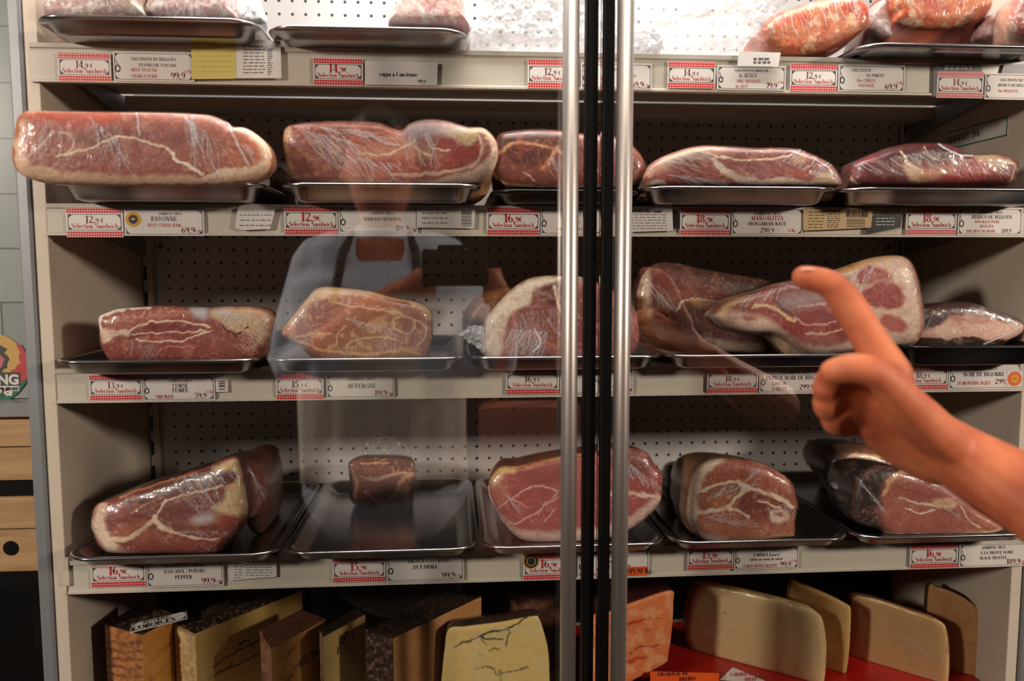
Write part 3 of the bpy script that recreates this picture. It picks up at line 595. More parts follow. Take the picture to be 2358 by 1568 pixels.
# ---------------------------------------------------------------- left of the cabinet
wt = MB(); wt.box(-2.2, XL-0.0345, -0.10, -0.05, OZ-0.215, 2.9); tag(wt.build('wall_left', M['tiles']), kind='structure')
wt = MB(); wt.box(-2.2, XL-0.0345, -0.14, -0.05, OZ-0.235, OZ-0.216); tag(wt.build('trim_1', M['grey_frame']), kind='structure')
def disc(mb, cx, cz, r, y, a0=0, a1=360, n=40, mi=0):
    vs = [(cx, y, cz)]+[(cx+r*math.cos(math.radians(a0+(a1-a0)*k/n)), y, cz+r*math.sin(math.radians(a0+(a1-a0)*k/n))) for k in range(n+1)]
    mb.add(vs, [(0, k+1, k+2) for k in range(n)], mi)
YT = -0.1015
c = atY(-18, 845, YT); pr_ = atY(64, 845, YT); R_ = pr_[0]-c[0]; cx, cz = c[0], c[2]
st = empty('round_sticker', (cx, YT, cz-R_)); tag(st, 'round yellow red and green sticker reading ING on pale wall tiles', 'sticker')
b = MB(); b.box(cx-0.001, cx+0.001, YT, YT+0.0012, cz-.001, cz+.001); disc(b, cx, cz, R_, YT); b.build('yellow_ground', M['sticker_yellow'], st)
def flat(polys, name, mat, y, parent):
    b = MB()
    for p in polys: b.add([(q[0], y, q[1]) for q in p], [tuple(range(len(p)))])
    return b.build(name, mat, parent)
def pz(z, pts, Y):
    return [(lambda v: (v[0], v[2]))(atY(a, b_, Y)) for a, b_ in zc(z, pts)]
ZO[10] = (0, 740, 844/140)
flat([pz(10, [(225, 325), (290, 325), (350, 410), (385, 540), (392, 790), (350, 810), (300, 840), (150, 700), (160, 670), (215, 660), (240, 600), (285, 590), (255, 480), (280, 430)], YT)], 'red_patch', M['tape_red'], YT-0.0003, st)
flat([pz(10, [(-250, 1060), (-80, 1105), (0, 1108), (80, 1095), (160, 1065), (250, 1000), (330, 900), (390, 800), (300, 840), (280, 890), (-250, 890)], YT)], 'green_patch', M['green'], YT-0.0003, st)
flat([pz(10, [(-120, 330), (0, 330), (100, 385), (50, 435), (95, 470), (130, 520), (95, 580), (95, 650), (50, 655), (20, 700), (-120, 720)], YT), pz(10, [(-260, 705), (285, 705), (285, 890), (-260, 890)], YT)], 'dark_print', M['sticker_dark'], YT-0.0006, st)
flat([pz(10, [(-100, 470), (20, 470), (70, 520), (30, 640), (-100, 645)], YT)], 'pink_patch', M['sticker_pink'], YT-0.0009, st)
flat([pz(10, [(-260, 895), (275, 895), (270, 965), (-260, 965)], YT), pz(10, [(-260, 966), (180, 966), (170, 1030), (-260, 1030)], YT)], 'pale_band', M['paper'], YT-0.0008, st)
def sans(mb, s, x, z, h, y, align='l', bold=1.0):
    cu = bpy.data.curves.new('t', 'FONT'); cu.body = s; cu.size = h*1.35; cu.offset = 0.004*bold*h*10 if bold > 1 else 0
    o = bpy.data.objects.new('t', cu); me = bpy.data.meshes.new_from_object(o)
    vs = np.array([v.co for v in me.vertices]); w = vs[:, 0].max() if len(vs) else 0
    off = {'l': 0, 'c': -w/2, 'r': -w}[align]
    mb.add([(x+off+v[0], y, z+v[1]) for v in vs], [tuple(p.vertices) for p in me.polygons])
    bpy.data.objects.remove(o); bpy.data.curves.remove(cu); bpy.data.meshes.remove(me)
b = MB(); v = atY(zc(10, [(268, 868)])[0][0], zc(10, [(268, 868)])[0][1], YT); v2 = atY(zc(10, [(268, 730)])[0][0], zc(10, [(268, 730)])[0][1], YT)
sans(b, 'ING', v[0], v[2], v2[2]-v[2], YT-0.0011, 'r', 1.5); b.build('lettering', M['paper'], st)
b = MB(); v = atY(*zc(10, [(262, 952)])[0], YT); v2 = atY(*zc(10, [(262, 910)])[0], YT); sans(b, 'E GENRE', v[0], v[2], v2[2]-v[2], YT-0.0011, 'r', 1.5)
v = atY(*zc(10, [(155, 1022)])[0], YT); sans(b, '2026', v[0], v[2], v2[2]-v[2], YT-0.0011, 'r', 1.5)
sans(b, '', 0, 0, .001, 0) if 0 else None
b.build('lettering', M['sticker_dark'], st)
def crate(x1, z0, z1, y, hole, lab):
    e = empty('wooden_crate', (x1-0.14, y+0.07, z0)); tag(e, lab, 'crate', 'wooden crates left of the cabinet')
    b = MB(); h = z1-z0
    b.box(x1-0.28, x1, y, y+0.009, z0, z1); b.box(x1-0.009, x1, y+0.0095, y+0.14, z0, z1); b.box(x1-0.28, x1-0.271, y+0.0095, y+0.14, z0, z1); b.box(x1-0.2705, x1-0.0095, y+0.131, y+0.14, z0, z1)
    b.build('crate_body', M['crate'], e, bevel=0.001)
    b = MB(); b.box(x1-0.2705, x1-0.0095, y+0.0095, y+0.1305, z0, z0+0.008); b.build('crate_bottom', M['crate'], e)
    b = MB(); b.box(x1-0.284, x1+0.0, y-0.0055, y-0.0003, z1-h*0.42, z1-0.002); b.build('crate_slat', M['crate'], e, bevel=0.001)
    if hole:
        b = MB(); c = atY(25, 1262, y-0.0002); b.tube([(c[0], y-0.0009, c[2]), (c[0], y+0.0, c[2])], 0.0095, 20); b.build('round_hand_hole', M['black'], e)
    return e
yc = -0.245
x1 = XL-0.036
zt = atY(40, 968, yc)[2]; zb_ = atY(40, 1106, yc)[2]
crate(x1, zb_, zt, yc, False, 'pale wooden crate, upper of the two stacked left of the cabinet')
zt2 = atY(40, 1140, yc)[2]; zb2 = atY(40, 1316, yc)[2]
crate(x1, zb2, zt2, yc, True, 'pale wooden crate with a round dark hole, lower of the two left of the cabinet')
b = MB(); b.box(x1-0.30, x1+0.0005, yc-0.004, yc+0.16, zt2+0.0005, zb_-0.0005); tag(b.build('rack_shelf', M['black']), 'thin dark rack shelf carrying the upper wooden crate', 'shelf')
b = MB(); b.box(x1-0.30, x1+0.0005, yc-0.004, yc+0.16, zb2-0.02, zb2-0.0005); b.box(x1-0.30, x1-0.27, yc, yc+0.15, 0.0, zb2-0.0205); b.box(x1-0.03, x1, yc, yc+0.15, 0.0, zb2-0.0205); tag(b.build('rack_shelf', M['black']), 'dark rack with legs under the lower wooden crate', 'rack')

# ================================================================ trays
def tray(px0, px1, y0, y1, zrim, zflo, lab, mat='steel', r=0.034, dark=False):
    x0 = atY(px0, 784, y0)[0]; x1 = atY(px1, 784, y0)[0]
    # px given at the rim's own height
    row_py = project(np.array([[x0, y0, zrim+OZ]]))[1][0]
    x0 = atY(px0, row_py, y0)[0]; x1 = atY(px1, row_py, y0)[0]
    x0 = max(x0, XL+.0015); x1 = min(x1, XR-.0015)
    e = empty('baking_tray' if not dark else 'black_tray', ((x0+x1)/2, (y0+y1)/2, zflo+OZ)); tag(e, lab, 'tray', 'trays on the shelves')
    n = 9
    def loop(ins, z, rr):
        rr = max(rr-ins, 0.006); pts = []
        for cx, cy, a in ((x1-ins-rr, y1-ins-rr, 0), (x0+ins+rr, y1-ins-rr, 90), (x0+ins+rr, y0+ins+rr, 180), (x1-ins-rr, y0+ins+rr, 270)):
            for k in range(n+1):
                t = math.radians(a+90*k/n); pts.append((cx+rr*math.cos(t), cy+rr*math.sin(t), z+OZ))
        return pts
    prof = [(.024, zflo), (.018, zflo+.002), (.0095, zrim-.0035), (.001, zrim-.003), (0, zrim-.001), (.001, zrim+.0006), (.0035, zrim+.0008), (.0085, zrim-.0008), (.0105, zrim-.003), (.0195, zflo+.0035), (.026, zflo+.0012)]
    L = [loop(i, z, r) for i, z in prof]; m = len(L[0]); vs = sum(L, []); fs = [(i*m+k, i*m+(k+1) % m, (i+1)*m+(k+1) % m, (i+1)*m+k) for i in range(len(L)-1) for k in range(m)]
    b = MB(); b.add(vs, fs); b.add(L[0], [tuple(range(m-1, -1, -1))]); b.build('pan', M[mat], e, smooth=False)
    o = e.children[0] if e.children else None
    b2 = MB(); b2.add(L[-1], [tuple(range(m))]); b2.build('pan_floor', M['darksteel' if dark else 'steel'], e)
    for ob in list(COL.objects)[-2:]:
        if ob.name.startswith('pan') and not ob.name.startswith('pan_floor'):
            ob.data.polygons.foreach_set('use_smooth', [len(p.vertices) == 4 for p in ob.data.polygons])
    return e
TF, TB = -0.350, -0.02
def zr(py, px, y=TF): return atY(px, py, y)[2]-OZ
T = {}
RZ = {1: 0.2485, 2: 0.0680, 3: -0.1345, 4: -0.3665}
def tr(k, row, a, b_, lab, **kw): T[k] = tray(a, b_, TF, kw.pop('yb', TB if row > 1 else -0.08), RZ[row]+kw.pop('dz', 0), SH[row]+0.0003, lab, **kw)
tr('11', 1, 58, 588, 'steel tray under the two mottled salami chunks, top shelf far left')
tr('12', 1, 604, 1078, 'steel tray under the white-wrapped ham end on the top shelf', dz=-.006)
tr('13', 1, 1990, 2440, 'steel tray under the second orange chorizo, top shelf right', dz=-.012)
tr('21', 2, 105, 600, 'steel tray under the longest ham on the second shelf, leftmost')
tr('22', 2, 634, 1110, 'steel tray under the streaky wrapped ham, second from left on second shelf')
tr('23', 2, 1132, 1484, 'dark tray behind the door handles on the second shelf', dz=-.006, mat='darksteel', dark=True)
tr('24', 2, 1488, 1946, 'steel tray under the mangalitza ham right of the door handles', dz=-.001)
tr('25', 2, 1956, 2440, 'steel tray under the deep red ham, second shelf far right', dz=-.001)
tr('31', 3, 105, 592, 'steel tray under the reddish ham block, third shelf far left', mat='steel')
tr('32', 3, 598, 1074, 'steel tray under the tan pointed ham on the third shelf')
tr('33', 3, 1079, 1536, 'steel tray under the ham with a thick white fat edge by the handles')
tr('34', 3, 1541, 2096, 'steel tray under the big bell-shaped ham on the third shelf')
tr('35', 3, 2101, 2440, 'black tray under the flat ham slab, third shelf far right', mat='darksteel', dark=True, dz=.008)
tr('41', 4, 135, 640, 'steel tray under the leaning pepper ham, fourth shelf far left')
tr('42', 4, 646, 1102, 'nearly empty steel tray with one small coppa, fourth shelf')
tr('43', 4, 1108, 1542, 'steel tray behind the door handles on the fourth shelf')
tr('44', 4, 1548, 1972, 'steel tray under the upright bone-in ham half on the fourth shelf')
tr('45', 4, 1978, 2440, 'steel tray under the two dark-rinded hams, fourth shelf far right')
# spotted crumbs of dried meat in the near-empty tray
# ================================================================ tags
TY = -D-0.0046
NT = [0]
def rect_px(x0, x1, yt, yb):
    xm, ym = (x0+x1)/2, (yt+yb)/2
    return atY(x0, ym, TY)[0], atY(x1, ym, TY)[0], atY(xm, yt, TY)[2], atY(xm, yb, TY)[2]
def border(b, x0, x1, z0, z1, y, t=0.0004, notch=0.0036, sq=0.0022):
    def ln(p, q, w=t):
        d = (q[0]-p[0], q[1]-p[1]); L = math.hypot(*d); nx, nz = -d[1]/L*w/2, d[0]/L*w/2
        b.add([(p[0]+nx, y, p[1]+nz), (p[0]-nx, y, p[1]-nz), (q[0]-nx, y, q[1]-nz), (q[0]+nx, y, q[1]+nz)], [(0, 1, 2, 3)])
    n = notch
    P = [(x0+n, z0), (x1-n, z0), (x1-n*.6, z0+n*.6), (x1, z0+n), (x1, z1-n), (x1-n*.6, z1-n*.6), (x1-n, z1), (x0+n, z1), (x0+n*.6, z1-n*.6), (x0, z1-n), (x0, z0+n), (x0+n*.6, z0+n*.6)]
    for i in range(12): ln(P[i], P[(i+1) % 12])
    for cx, cz, sx, sz in ((x0, z0, 1, 1), (x1, z0, -1, 1), (x0, z1, 1, -1), (x1, z1, -1, -1)):
        Q = [(cx, cz), (cx+sx*sq, cz), (cx+sx*sq, cz+sz*sq), (cx, cz+sz*sq)]
        for i in range(4): ln(Q[i], Q[(i+1) % 4], t*1.1)
        ln((cx+sx*sq*.5, cz+sz*sq*.5), (cx+sx*n*1.15, cz+sz*sq*.5)); ln((cx+sx*sq*.5, cz+sz*sq*.5), (cx+sx*sq*.5, cz+sz*n*1.15))
def price_tag(x0, x1, yt, yb, txt, lab, style='r', seal=None):
    X0, X1, Z1, Z0 = rect_px(x0, x1, yt, yb); h = Z1-Z0; w = X1-X0; y = TY-0.0008
    NT[0] += 1
    e = empty('price_tag', ((X0), TY, Z0)); tag(e, lab, 'price tag', 'red gingham price tags')
    b = MB(); b.box(X0, X1, y, TY, Z0, Z1); b.build('card', M['paper'], e)
    b = MB(); g = h*0.20
    b.box(X0+.0004, X1-.0004, y-.0001, y, Z1-g, Z1-.0003); b.box(X0+.0004, X1-.0004, y-.0001, y, Z0+.0003, Z0+g); b.build('gingham_band', M['gingham'], e)
    b = MB(); border(b, X0+w*.035, X1-w*.035, Z0+g+h*.04, Z1-g-h*.04, y-.0002, 0.0006); b.build('printed_border', M['ink' if style != 'p' else 'soft_ink'], e)
    big, small = txt.split(',')
    mn, rest = big, small
    H = h*0.25; xc = (X0+X1)/2
    bold = 1.5 if style == 'R' else 1.15
    b = MB(); s1 = H*1.25 if style == 'R' else H; ww = text_w(mn+',', s1, 1.0)+text_w(rest, s1*.66, 1.05)
    x = xc-ww/2; x = text(b, mn+',', x, Z0+h*.47, s1, 1.0, bold, y-.0002); text(b, rest, x, Z0+h*.47, s1*.66, 1.05, bold, y-.0002)
    b.build('price_lettering', M['red_ink' if style == 'R' else 'dark_red'], e)
    b = MB(); text(b, 'Selection Sandwich', xc, Z0+h*.295, h*.17, 1.05, 1.15, y-.0002, 'c', w*.84); b.build('caption_lettering', M['soft_red' if style != 'R' else 'red_ink'], e)
    if seal:
        sx, sy, sr = seal; c = atY(sx, sy, y); rr = atY(sx+sr, sy, y)[0]-c[0]
        b = MB(); disc(b, c[0], c[2], rr, y-.0004, mi=0); disc(b, c[0], c[2], rr*.88, y-.0006, mi=1); disc(b, c[0], c[2], rr*.6, y-.0008, mi=0); disc(b, c[0], c[2], rr*.5, y-.0010, mi=1)
        b.build('round_seal', [M['gold'], M['ink']], e)
    return e
def card(x0, x1, yt, yb, lines, lab, price=None, seal=None, tagline='€/Kg', name='product_card', seal2=None):
    """lines: (text, rel height from bottom, rel size, ink, align centre x rel)"""
    X0, X1, Z1, Z0 = rect_px(x0, x1, yt, yb); h = Z1-Z0; w = X1-X0; y = TY-0.0012
    e = empty(name, (X0, TY, Z0)); tag(e, lab, 'product card', 'white product name cards')
    b = MB(); b.box(X0, X1, y, TY, Z0, Z1); b.build('card', M['paper'], e)
    b = MB(); border(b, X0+w*.02, X1-w*.02, Z0+h*.06, Z1-h*.06, y-.0002, 0.0005)
    # little hanging-ham ornament at the left edge
    ox, oz, s = X0+w*.055, Z0+h*.42, h*.13
    for k in range(10):
        a0, a1 = math.radians(36*k), math.radians(36*(k+1))
        b.add([(ox+s*.75*math.cos(a0), y-.0002, oz+s*math.sin(a0)), (ox+s*.45*math.cos(a0), y-.0002, oz+s*.65*math.sin(a0)), (ox+s*.45*math.cos(a1), y-.0002, oz+s*.65*math.sin(a1)), (ox+s*.75*math.cos(a1), y-.0002, oz+s*math.sin(a1))], [(0, 1, 2, 3)])
    b.add([(ox-.0003, y-.0002, oz+s), (ox+.0003, y-.0002, oz+s), (ox-s*.5, y-.0002, oz+s*2.4), (ox-s*.5-.0006, y-.0002, oz+s*2.4)], [(0, 1, 2, 3)])
    b.build('printed_border', M['ink'], e)
    by = {}
    for t, rz, rs, ink, rx in lines: by.setdefault(ink, []).append((t, rz, rs, rx))
    if price: by.setdefault('dark_red', []).append((price, .10, .26, .80)); by.setdefault('soft_red', []).append((tagline, .30 if len(lines) > 3 else .12, .13, .935))
    for ink, ls in by.items():
        for t, rz, rs, rx in ls:
            b = MB(); text(b, t, X0+w*rx, Z0+h*rz, h*rs*.84, 1.08, 1.15 if rs < .24 else 1.3, y-.0002, 'c', w*.82)
            b.build('lettering', M[ink], e)
    if seal:
        sx, sy, sr, c1, c2 = seal; c = atY(sx, sy, y); rr = atY(sx+sr, sy, y)[0]-c[0]
        b = MB(); q = rr*1.12; b.add([(c[0]-q, y-.0003, c[2]-q), (c[0]+q, y-.0003, c[2]-q), (c[0]+q, y-.0003, c[2]+q), (c[0]-q, y-.0003, c[2]+q)], [(0, 1, 2, 3)], 2)
        disc(b, c[0], c[2], rr, y-.0005, mi=0); disc(b, c[0], c[2], rr*.58, y-.0007, mi=1)
        for k in range(12): disc(b, c[0]+rr*.78*math.cos(k*math.pi/6), c[2]+rr*.78*math.sin(k*math.pi/6), rr*.06, y-.0007, n=6, mi=1)
        disc(b, c[0], c[2]-rr*.1, rr*.3, y-.0009, 0, 180, 12, mi=0)
        b.build('round_seal', [M[c1], M[c2], M['paper']], e)
    return e
S_, B_ = 'soft_ink', 'ink'
pt, pc = price_tag, card
pt(134, 256, 122, 188, '14,9 €', 'price tag 14,9 under the mottled salami tray, top rail far left', 'p')
pc(262, 447, 120, 188, [('SAUCISSON DE BELLOTA', .70, .13, S_, .5), ('VENTRECHE TOSCANE', .50, .12, S_, .55), ('BEST TUSCAN', .33, .13, 'soft_red', .38), ('CHARCUTERIE', .12, .13, 'soft_red', .38)], 'white card left of the yellow slip, top rail, priced 99,9', '99,9')
pt(722, 836, 134, 197, '14,9€', 'price tag 14,9 left of the handwritten card, top rail', 'R')
pt(1215, 1330, 138, 204, '12,9 €', 'price tag 12,9 half hidden by the left door handle, top rail')
pc(1338, 1500, 146, 206, [('SAUCISSON AUX', .72, .12, S_, .5), ('POIVRES', .48, .13, S_, .68)], 'white card reading IVRES beside the right door handle, top rail', '69,9')
pt(1537, 1647, 142, 204, '14,9 €', 'price tag 14,9 left of the le JESUS card, top rail')
pc(1651, 1808, 152, 208, [("SAUCISSON D'ARDECHE", .76, .13, S_, .5), ('le JESUS', .52, .2, S_, .45), ('DRY SAUSAGE', .31, .15, 'soft_red', .46), ('the BEST', .1, .14, 'soft_red', .36)], 'white card reading le JESUS dry sausage, top rail', '79,9')
pt(1819, 1927, 148, 211, '12,9 €', 'price tag 12,9 under the first chorizo, top rail')
pc(1930, 2082, 150, 212, [('SAUCISSON', .74, .14, S_, .34), ('AU PIMENT', .56, .13, S_, .55), ('Dry CHILLY', .36, .14, 'soft_red', .42), ('SAUSAGE', .18, .14, 'soft_red', .42)], 'white card reading saucisson au piment, top rail', '69,9')
pt(2157, 2264, 165, 226, '14,9 €', 'price tag 14,9 rightmost on the top rail')
pc(2267, 2400, 170, 230, [('SAUCISSON SEC DE', .7, .13, S_, .5), ('IBERICO DE BELLOTA', .5, .13, S_, .5), ('Dry BELLOTA', .28, .13, 'soft_red', .4)], 'white card reading iberico de bellota, cut off at the top right rail')
pt(153, 284, 477, 546, '12,9 €', 'price tag 12,9 leftmost on the second rail')
pc(287, 470, 480, 543, [('JAMBON CRUS', .76, .12, S_, .58), ('BAYONNE', .54, .2, S_, .5), ('BEST CURED HAM', .33, .14, 'soft_red', .5)], 'white card reading BAYONNE with round blue and gold seal, second rail', '69,9', seal=(307, 505, 18, 'gold', 'navy'))
pt(655, 778, 474, 541, '12,9€', 'price tag 12,9 under the streaky wrapped ham, second rail', 'R')
pc(780, 962, 476, 538, [('JAMBON CRUS', .72, .12, S_, .55), ('SERRANO RESERVA', .48, .15, S_, .55)], 'white card reading SERRANO RESERVA, second rail', '89,9')
pt(1121, 1243, 478, 542, '16,9€', 'price tag 16,9 left of the door handles, second rail', 'R')
pc(1245, 1385, 478, 541, [('IBERICO DE', .66, .2, S_, .55), ('CEBO', .4, .18, 'soft_red', .55), ('GREEN BUFFER', .14, .15, 'soft_red', .5)], 'white card starting IBER behind the left door handle, second rail')
pt(1566, 1681, 480, 542, '18,9€', 'price tag 18,9 left of the MANGALITZA card, second rail', 'R')
pc(1684, 1848, 479, 542, [('JAMBON CRUS', .74, .15, B_, .5), ('MANGALITZA', .55, .19, 'red_ink', .5), ('HUNGARIAN RACE', .36, .16, B_, .5), ('290,9', .1, .22, 'dark_red', .5), ('€/Kg', .13, .13, 'red_ink', .85)], 'white card reading MANGALITZA HUNGARIAN RACE, second rail')
pt(2086, 2202, 478, 541, '18,9€', 'price tag 18,9 rightmost on the second rail', 'R')
pc(2205, 2352, 478, 542, [('JAMBON CRUS', .78, .13, S_, .5), ('IBERICO DE BELLOTA', .6, .15, B_, .52), ('100% RACE PURE', .44, .12, 'soft_red', .45), ('BELLOTA', .28, .12, 'soft_red', .45), ('THE BEST IN SPAIN', .1, .12, 'red_ink', .36), ('289,9', .1, .16, 'dark_red', .76)], 'white card reading IBERICO DE BELLOTA, second rail far right')
pt(206, 328, 862, 922, '13,9 €', 'price tag 13,9 leftmost on the third rail')
pc(330, 495, 867, 922, [('JAMBON CRUS', .78, .13, S_, .52), ('CORSE', .55, .2, B_, .52), ('FUMEE', .35, .2, B_, .52), ('SMOKED', .1, .18, 'red_ink', .3)], 'white card reading CORSE FUMEE SMOKED, third rail', '59,9')
pt(636, 745, 860, 920, '15,9 €', 'price tag 15,9 left of the AUVERGNE card, third rail', 'p')
pc(752, 908, 861, 916, [('JAMBON CRUS', .74, .16, S_, .52), ('AUVERGNE', .42, .22, S_, .52)], 'white card reading AUVERGNE, third rail', '89,9')
pt(1165, 1287, 848, 908, '16,9 €', 'price tag 16,9 left of the door handles, third rail')
pc(1290, 1458, 846, 906, [('JAMBON CRUS', .7, .15, B_, .5), ('VENETO', .45, .16, B_, .5)], 'white card behind both door handles, third rail', '99,9')
pt(1628, 1745, 848, 905, '18,9 €', 'price tag 18,9 left of the PRINCE NOIR card, third rail')
pc(1748, 1912, 847, 903, [('LE JAMBON CRUS', .76, .14, B_, .5), ('PRINCE NOIR DE BISCAYE', .52, .2, B_, .5), ('LIVE IN', .3, .17, 'dark_red', .28), ('FOREST', .08, .17, 'dark_red', .28), ('299,9', .12, .25, 'dark_red', .66)], 'white card reading PRINCE NOIR DE BISCAYE, partly behind the hand')
pt(2068, 2182, 840, 897, '18,9 €', 'price tag 18,9 partly behind the pointing hand, third rail')
pc(2184, 2350, 836, 896, [('JAMBON CRUS', .74, .17, S_, .46), ('NOIR DE BIGORRE', .5, .19, B_, .48), ('24 MONTHS AGES', .18, .16, 'red_ink', .34), ('299,9', .2, .24, 'dark_red', .74)], 'white card reading NOIR DE BIGORRE with orange seal, third rail', seal=(2336, 872, 16, 'orange_paper', 'gold'))
pt(210, 336, 1290, 1351, '16,9€', 'price tag 16,9 leftmost on the fourth rail', 'R')
pc(338, 515, 1289, 1350, [('PROSCIUTTO CRUDO', .74, .15, B_, .5), ('TOSCANA / POIVRE/', .52, .16, B_, .5), ('PEPPER', .3, .17, B_, .48)], 'white card reading TOSCANA POIVRE PEPPER, fourth rail', '99,9')
pt(766, 888, 1282, 1340, '15,9€', 'price tag 15,9 left of the DI PARMA card, fourth rail', 'R')
pc(890, 1068, 1278, 1337, [('PROSCIUTTO CRUDO', .72, .16, B_, .55), ('DI PARMA', .48, .19, B_, .5)], 'white card reading PROSCIUTTO CRUDO DI PARMA, fourth rail', '99,9')
pt(1205, 1325, 1275, 1334, '16,9€', 'price tag 16,9 with round black seal, fourth rail by the left handle', 'R', seal=(1223, 1292, 18))
pc(1330, 1494, 1268, 1326, [('JAMBON CRUS', .74, .17, B_, .5), ('PORCIA', .52, .17, B_, .45), ('AFFINE EN CAVE', .3, .17, B_, .5), ('MONTHS', .06, .15, 'soft_red', .3)], 'white card ending CAVE behind the right door handle, fourth rail')
pt(1583, 1688, 1256, 1311, '15,9€', 'price tag 15,9 left of the UMBRIA card, fourth rail', 'R')
pc(1690, 1838, 1258, 1310, [('JAMBON CRUS', .80, .13, B_, .52), ('UMBRIA Louest', .58, .17, B_, .5), ('affine au mout de raisin', .4, .15, B_, .5), ('CURED WITH GRAPPE', .1, .15, 'red_ink', .4)], 'white card reading UMBRIA, fourth rail', '99,9')
pt(2095, 2205, 1252, 1308, '16,9€', 'price tag 16,9 rightmost on the fourth rail', 'R')
pc(2208, 2364, 1250, 1304, [('JAMBON CRUS', .76, .15, B_, .5), ('A LA TRUFFE NOIRE', .54, .15, B_, .55), ('BLACK TRUFFLE', .32, .15, B_, .5)], 'white card rightmost on the fourth rail, under the dark-rinded hams', '189,9')
# loose slips and labels tucked in the rails
def slip(name, pts, mat, lab, y=TY-0.002, lines=(), ink='soft_ink', words=(), bars=None, wordink=None, thick=0.0006):
    P = [atY(a, b_, y) for a, b_ in pts]; e = None
    base = (min(p[0] for p in P), y, min(p[2] for p in P)); e = empty(name, base); tag(e, lab, 'label')
    b = MB(); b.prism([(p[0], p[2]) for p in P], 1, y, y+thick); b.build('sheet', M[mat], e)
    if lines:
        b = MB(); rr = random.Random(int(pts[0][0]))
        for (xa, ya, xb, yb, nl, hgt) in lines:
            for i in range(nl):
                t = (i+.5)/nl; yy = ya+(yb-ya)*t; x = xa
                while x < xb-3:
                    L = rr.uniform(4, 13); x2 = min(x+L, xb)
                    q = [atY(x, yy, y-.0002), atY(x2, yy, y-.0002), atY(x2, yy-hgt, y-.0002), atY(x, yy-hgt, y-.0002)]
                    b.add(q, [(0, 1, 2, 3)]); x = x2+rr.uniform(2, 4)
        b.build('small_print', M[ink], e)
    if words:
        b = MB()
        for t, x, yy, hp in words:
            p = atY(x, yy, y-.0003); h = atY(x, yy-hp, y-.0003)[2]-p[2]; text(b, t, p[0], p[2], h, 1.0, 1.2, y-.0003)
        b.build('lettering', M[wordink or 'ink'], e)
    if bars:
        b = MB(); rr = random.Random(5)
        for (xa, ya, xb, yb, n) in bars:
            hz = n < 0; n = abs(n)
            for i in range(n):
                t = (i+rr.uniform(.1, .4))/n; w = rr.uniform(.25, .6)/n
                if hz: q = [(xa, ya+(yb-ya)*t), (xb, ya+(yb-ya)*t), (xb, ya+(yb-ya)*(t+w)), (xa, ya+(yb-ya)*(t+w))]
                else: q = [(xa+(xb-xa)*t, ya), (xa+(xb-xa)*(t+w), ya), (xa+(xb-xa)*(t+w), yb), (xa+(xb-xa)*t, yb)]
                b.add([atY(u, v_, y-.0003) for u, v_ in q], [(0, 1, 2, 3)])
        b.build('bar_code', M['ink'], e)
    return e
slip('product_label', [(442, 182), (545, 181), (545, 97), (440, 103)], 'yellow_paper', 'yellow slip in the top rail beside the white barcode packet label', TY-.003, [(450, 112, 538, 172, 5, 1.5)], 'gold')
slip('product_label', [(545, 180), (648, 180), (646, 95), (543, 89)], 'paper', 'white printed packet label sticking up right of the yellow slip', TY-.0036, [(560, 104, 610, 172, 9, 2), (616, 112, 628, 174, 12, 2)], words=())
slip('plastic_tab', [(1698, 152), (1792, 153), (1798, 121), (1702, 118)], 'paper', 'pale plastic tab hooked over the top rail under the clear bag', TY-.006, [(1735, 134, 1775, 150, 2, 5)])
slip('handwritten_card', [(840, 195), (1006, 197), (1008, 144), (840, 140)], 'paper', 'white card with handwriting Coppa a l ancienne, top rail', TY-.002, words=[('coppa a l ancienne', 872, 175, 11), ('99,9', 962, 192, 9)])
slip('product_label', [(2148, 222), (2160, 222), (2160, 166), (2262, 165), (2260, 150), (2150, 150)], 'black_card', 'black and white label peeping out behind the rightmost top price tag', TY-.0006, [(2175, 150, 2240, 164, 2, 5)], 'white_ink')
slip('product_label', [(2306, 169), (2400, 172), (2400, 147), (2312, 148)], 'black_card', 'dark label standing above the card at the top right corner', TY-.0008)
slip('product_label', [(541, 524), (560, 530), (622, 527), (634, 480), (612, 470), (562, 468), (548, 478)], 'paper', 'crumpled white label in the second rail between BAYONNE and the next price', TY-.003, [(552, 490, 625, 526, 3, 2)])
slip('product_label', [(962, 524), (1092, 526), (1095, 480), (960, 477)], 'paper', 'white barcode label left of the 16,9 tag on the second rail', TY-.002, [(972, 486, 1030, 520, 3, 2)], bars=[(1062, 482, 1086, 522, -12)])
slip('product_label', [(1448, 534), (1550, 531), (1548, 470), (1448, 478)], 'paper', 'white text label reading de Cebo Campo right of the door handles', TY-.0034, [(1450, 492, 1536, 530, 6, 1.6)], words=[('50% de Cebo Campo', 1452, 489, 8)])
slip('product_label', [(1552, 530), (1562, 520), (1562, 488), (1550, 482)], 'black_card', 'dark tab peeping out right of the Cebo Campo label', TY-.001)
slip('product_label', [(1850, 531), (1990, 525), (2006, 524), (2010, 480), (1850, 482)], 'tan_paper', 'tan packet label with barcode in the second rail', TY-.003, [(1862, 486, 1900, 528, 6, 1.6), (1905, 486, 1935, 526, 8, 1.6)], 'ink', bars=[(1948, 482, 2000, 500, 22), (1950, 503, 1992, 523, -9)])
slip('product_label', [(1993, 540), (2074, 524), (2078, 492), (2070, 487), (2012, 496), (1996, 524)], 'black_card', 'black card with white print beside the tan barcode label', TY-.0024, [(2018, 500, 2060, 522, 3, 2)], 'white_ink')
slip('sticker_sheet', [(2148, 477), (2335, 477), (2300, 461), (2170, 463)], 'gold', 'red and yellow printed sheet peeping over the second rail far right', TY-.0005, [(2160, 466, 2190, 477, 1, 9), (2226, 466, 2280, 478, 1, 10)], 'red_ink')
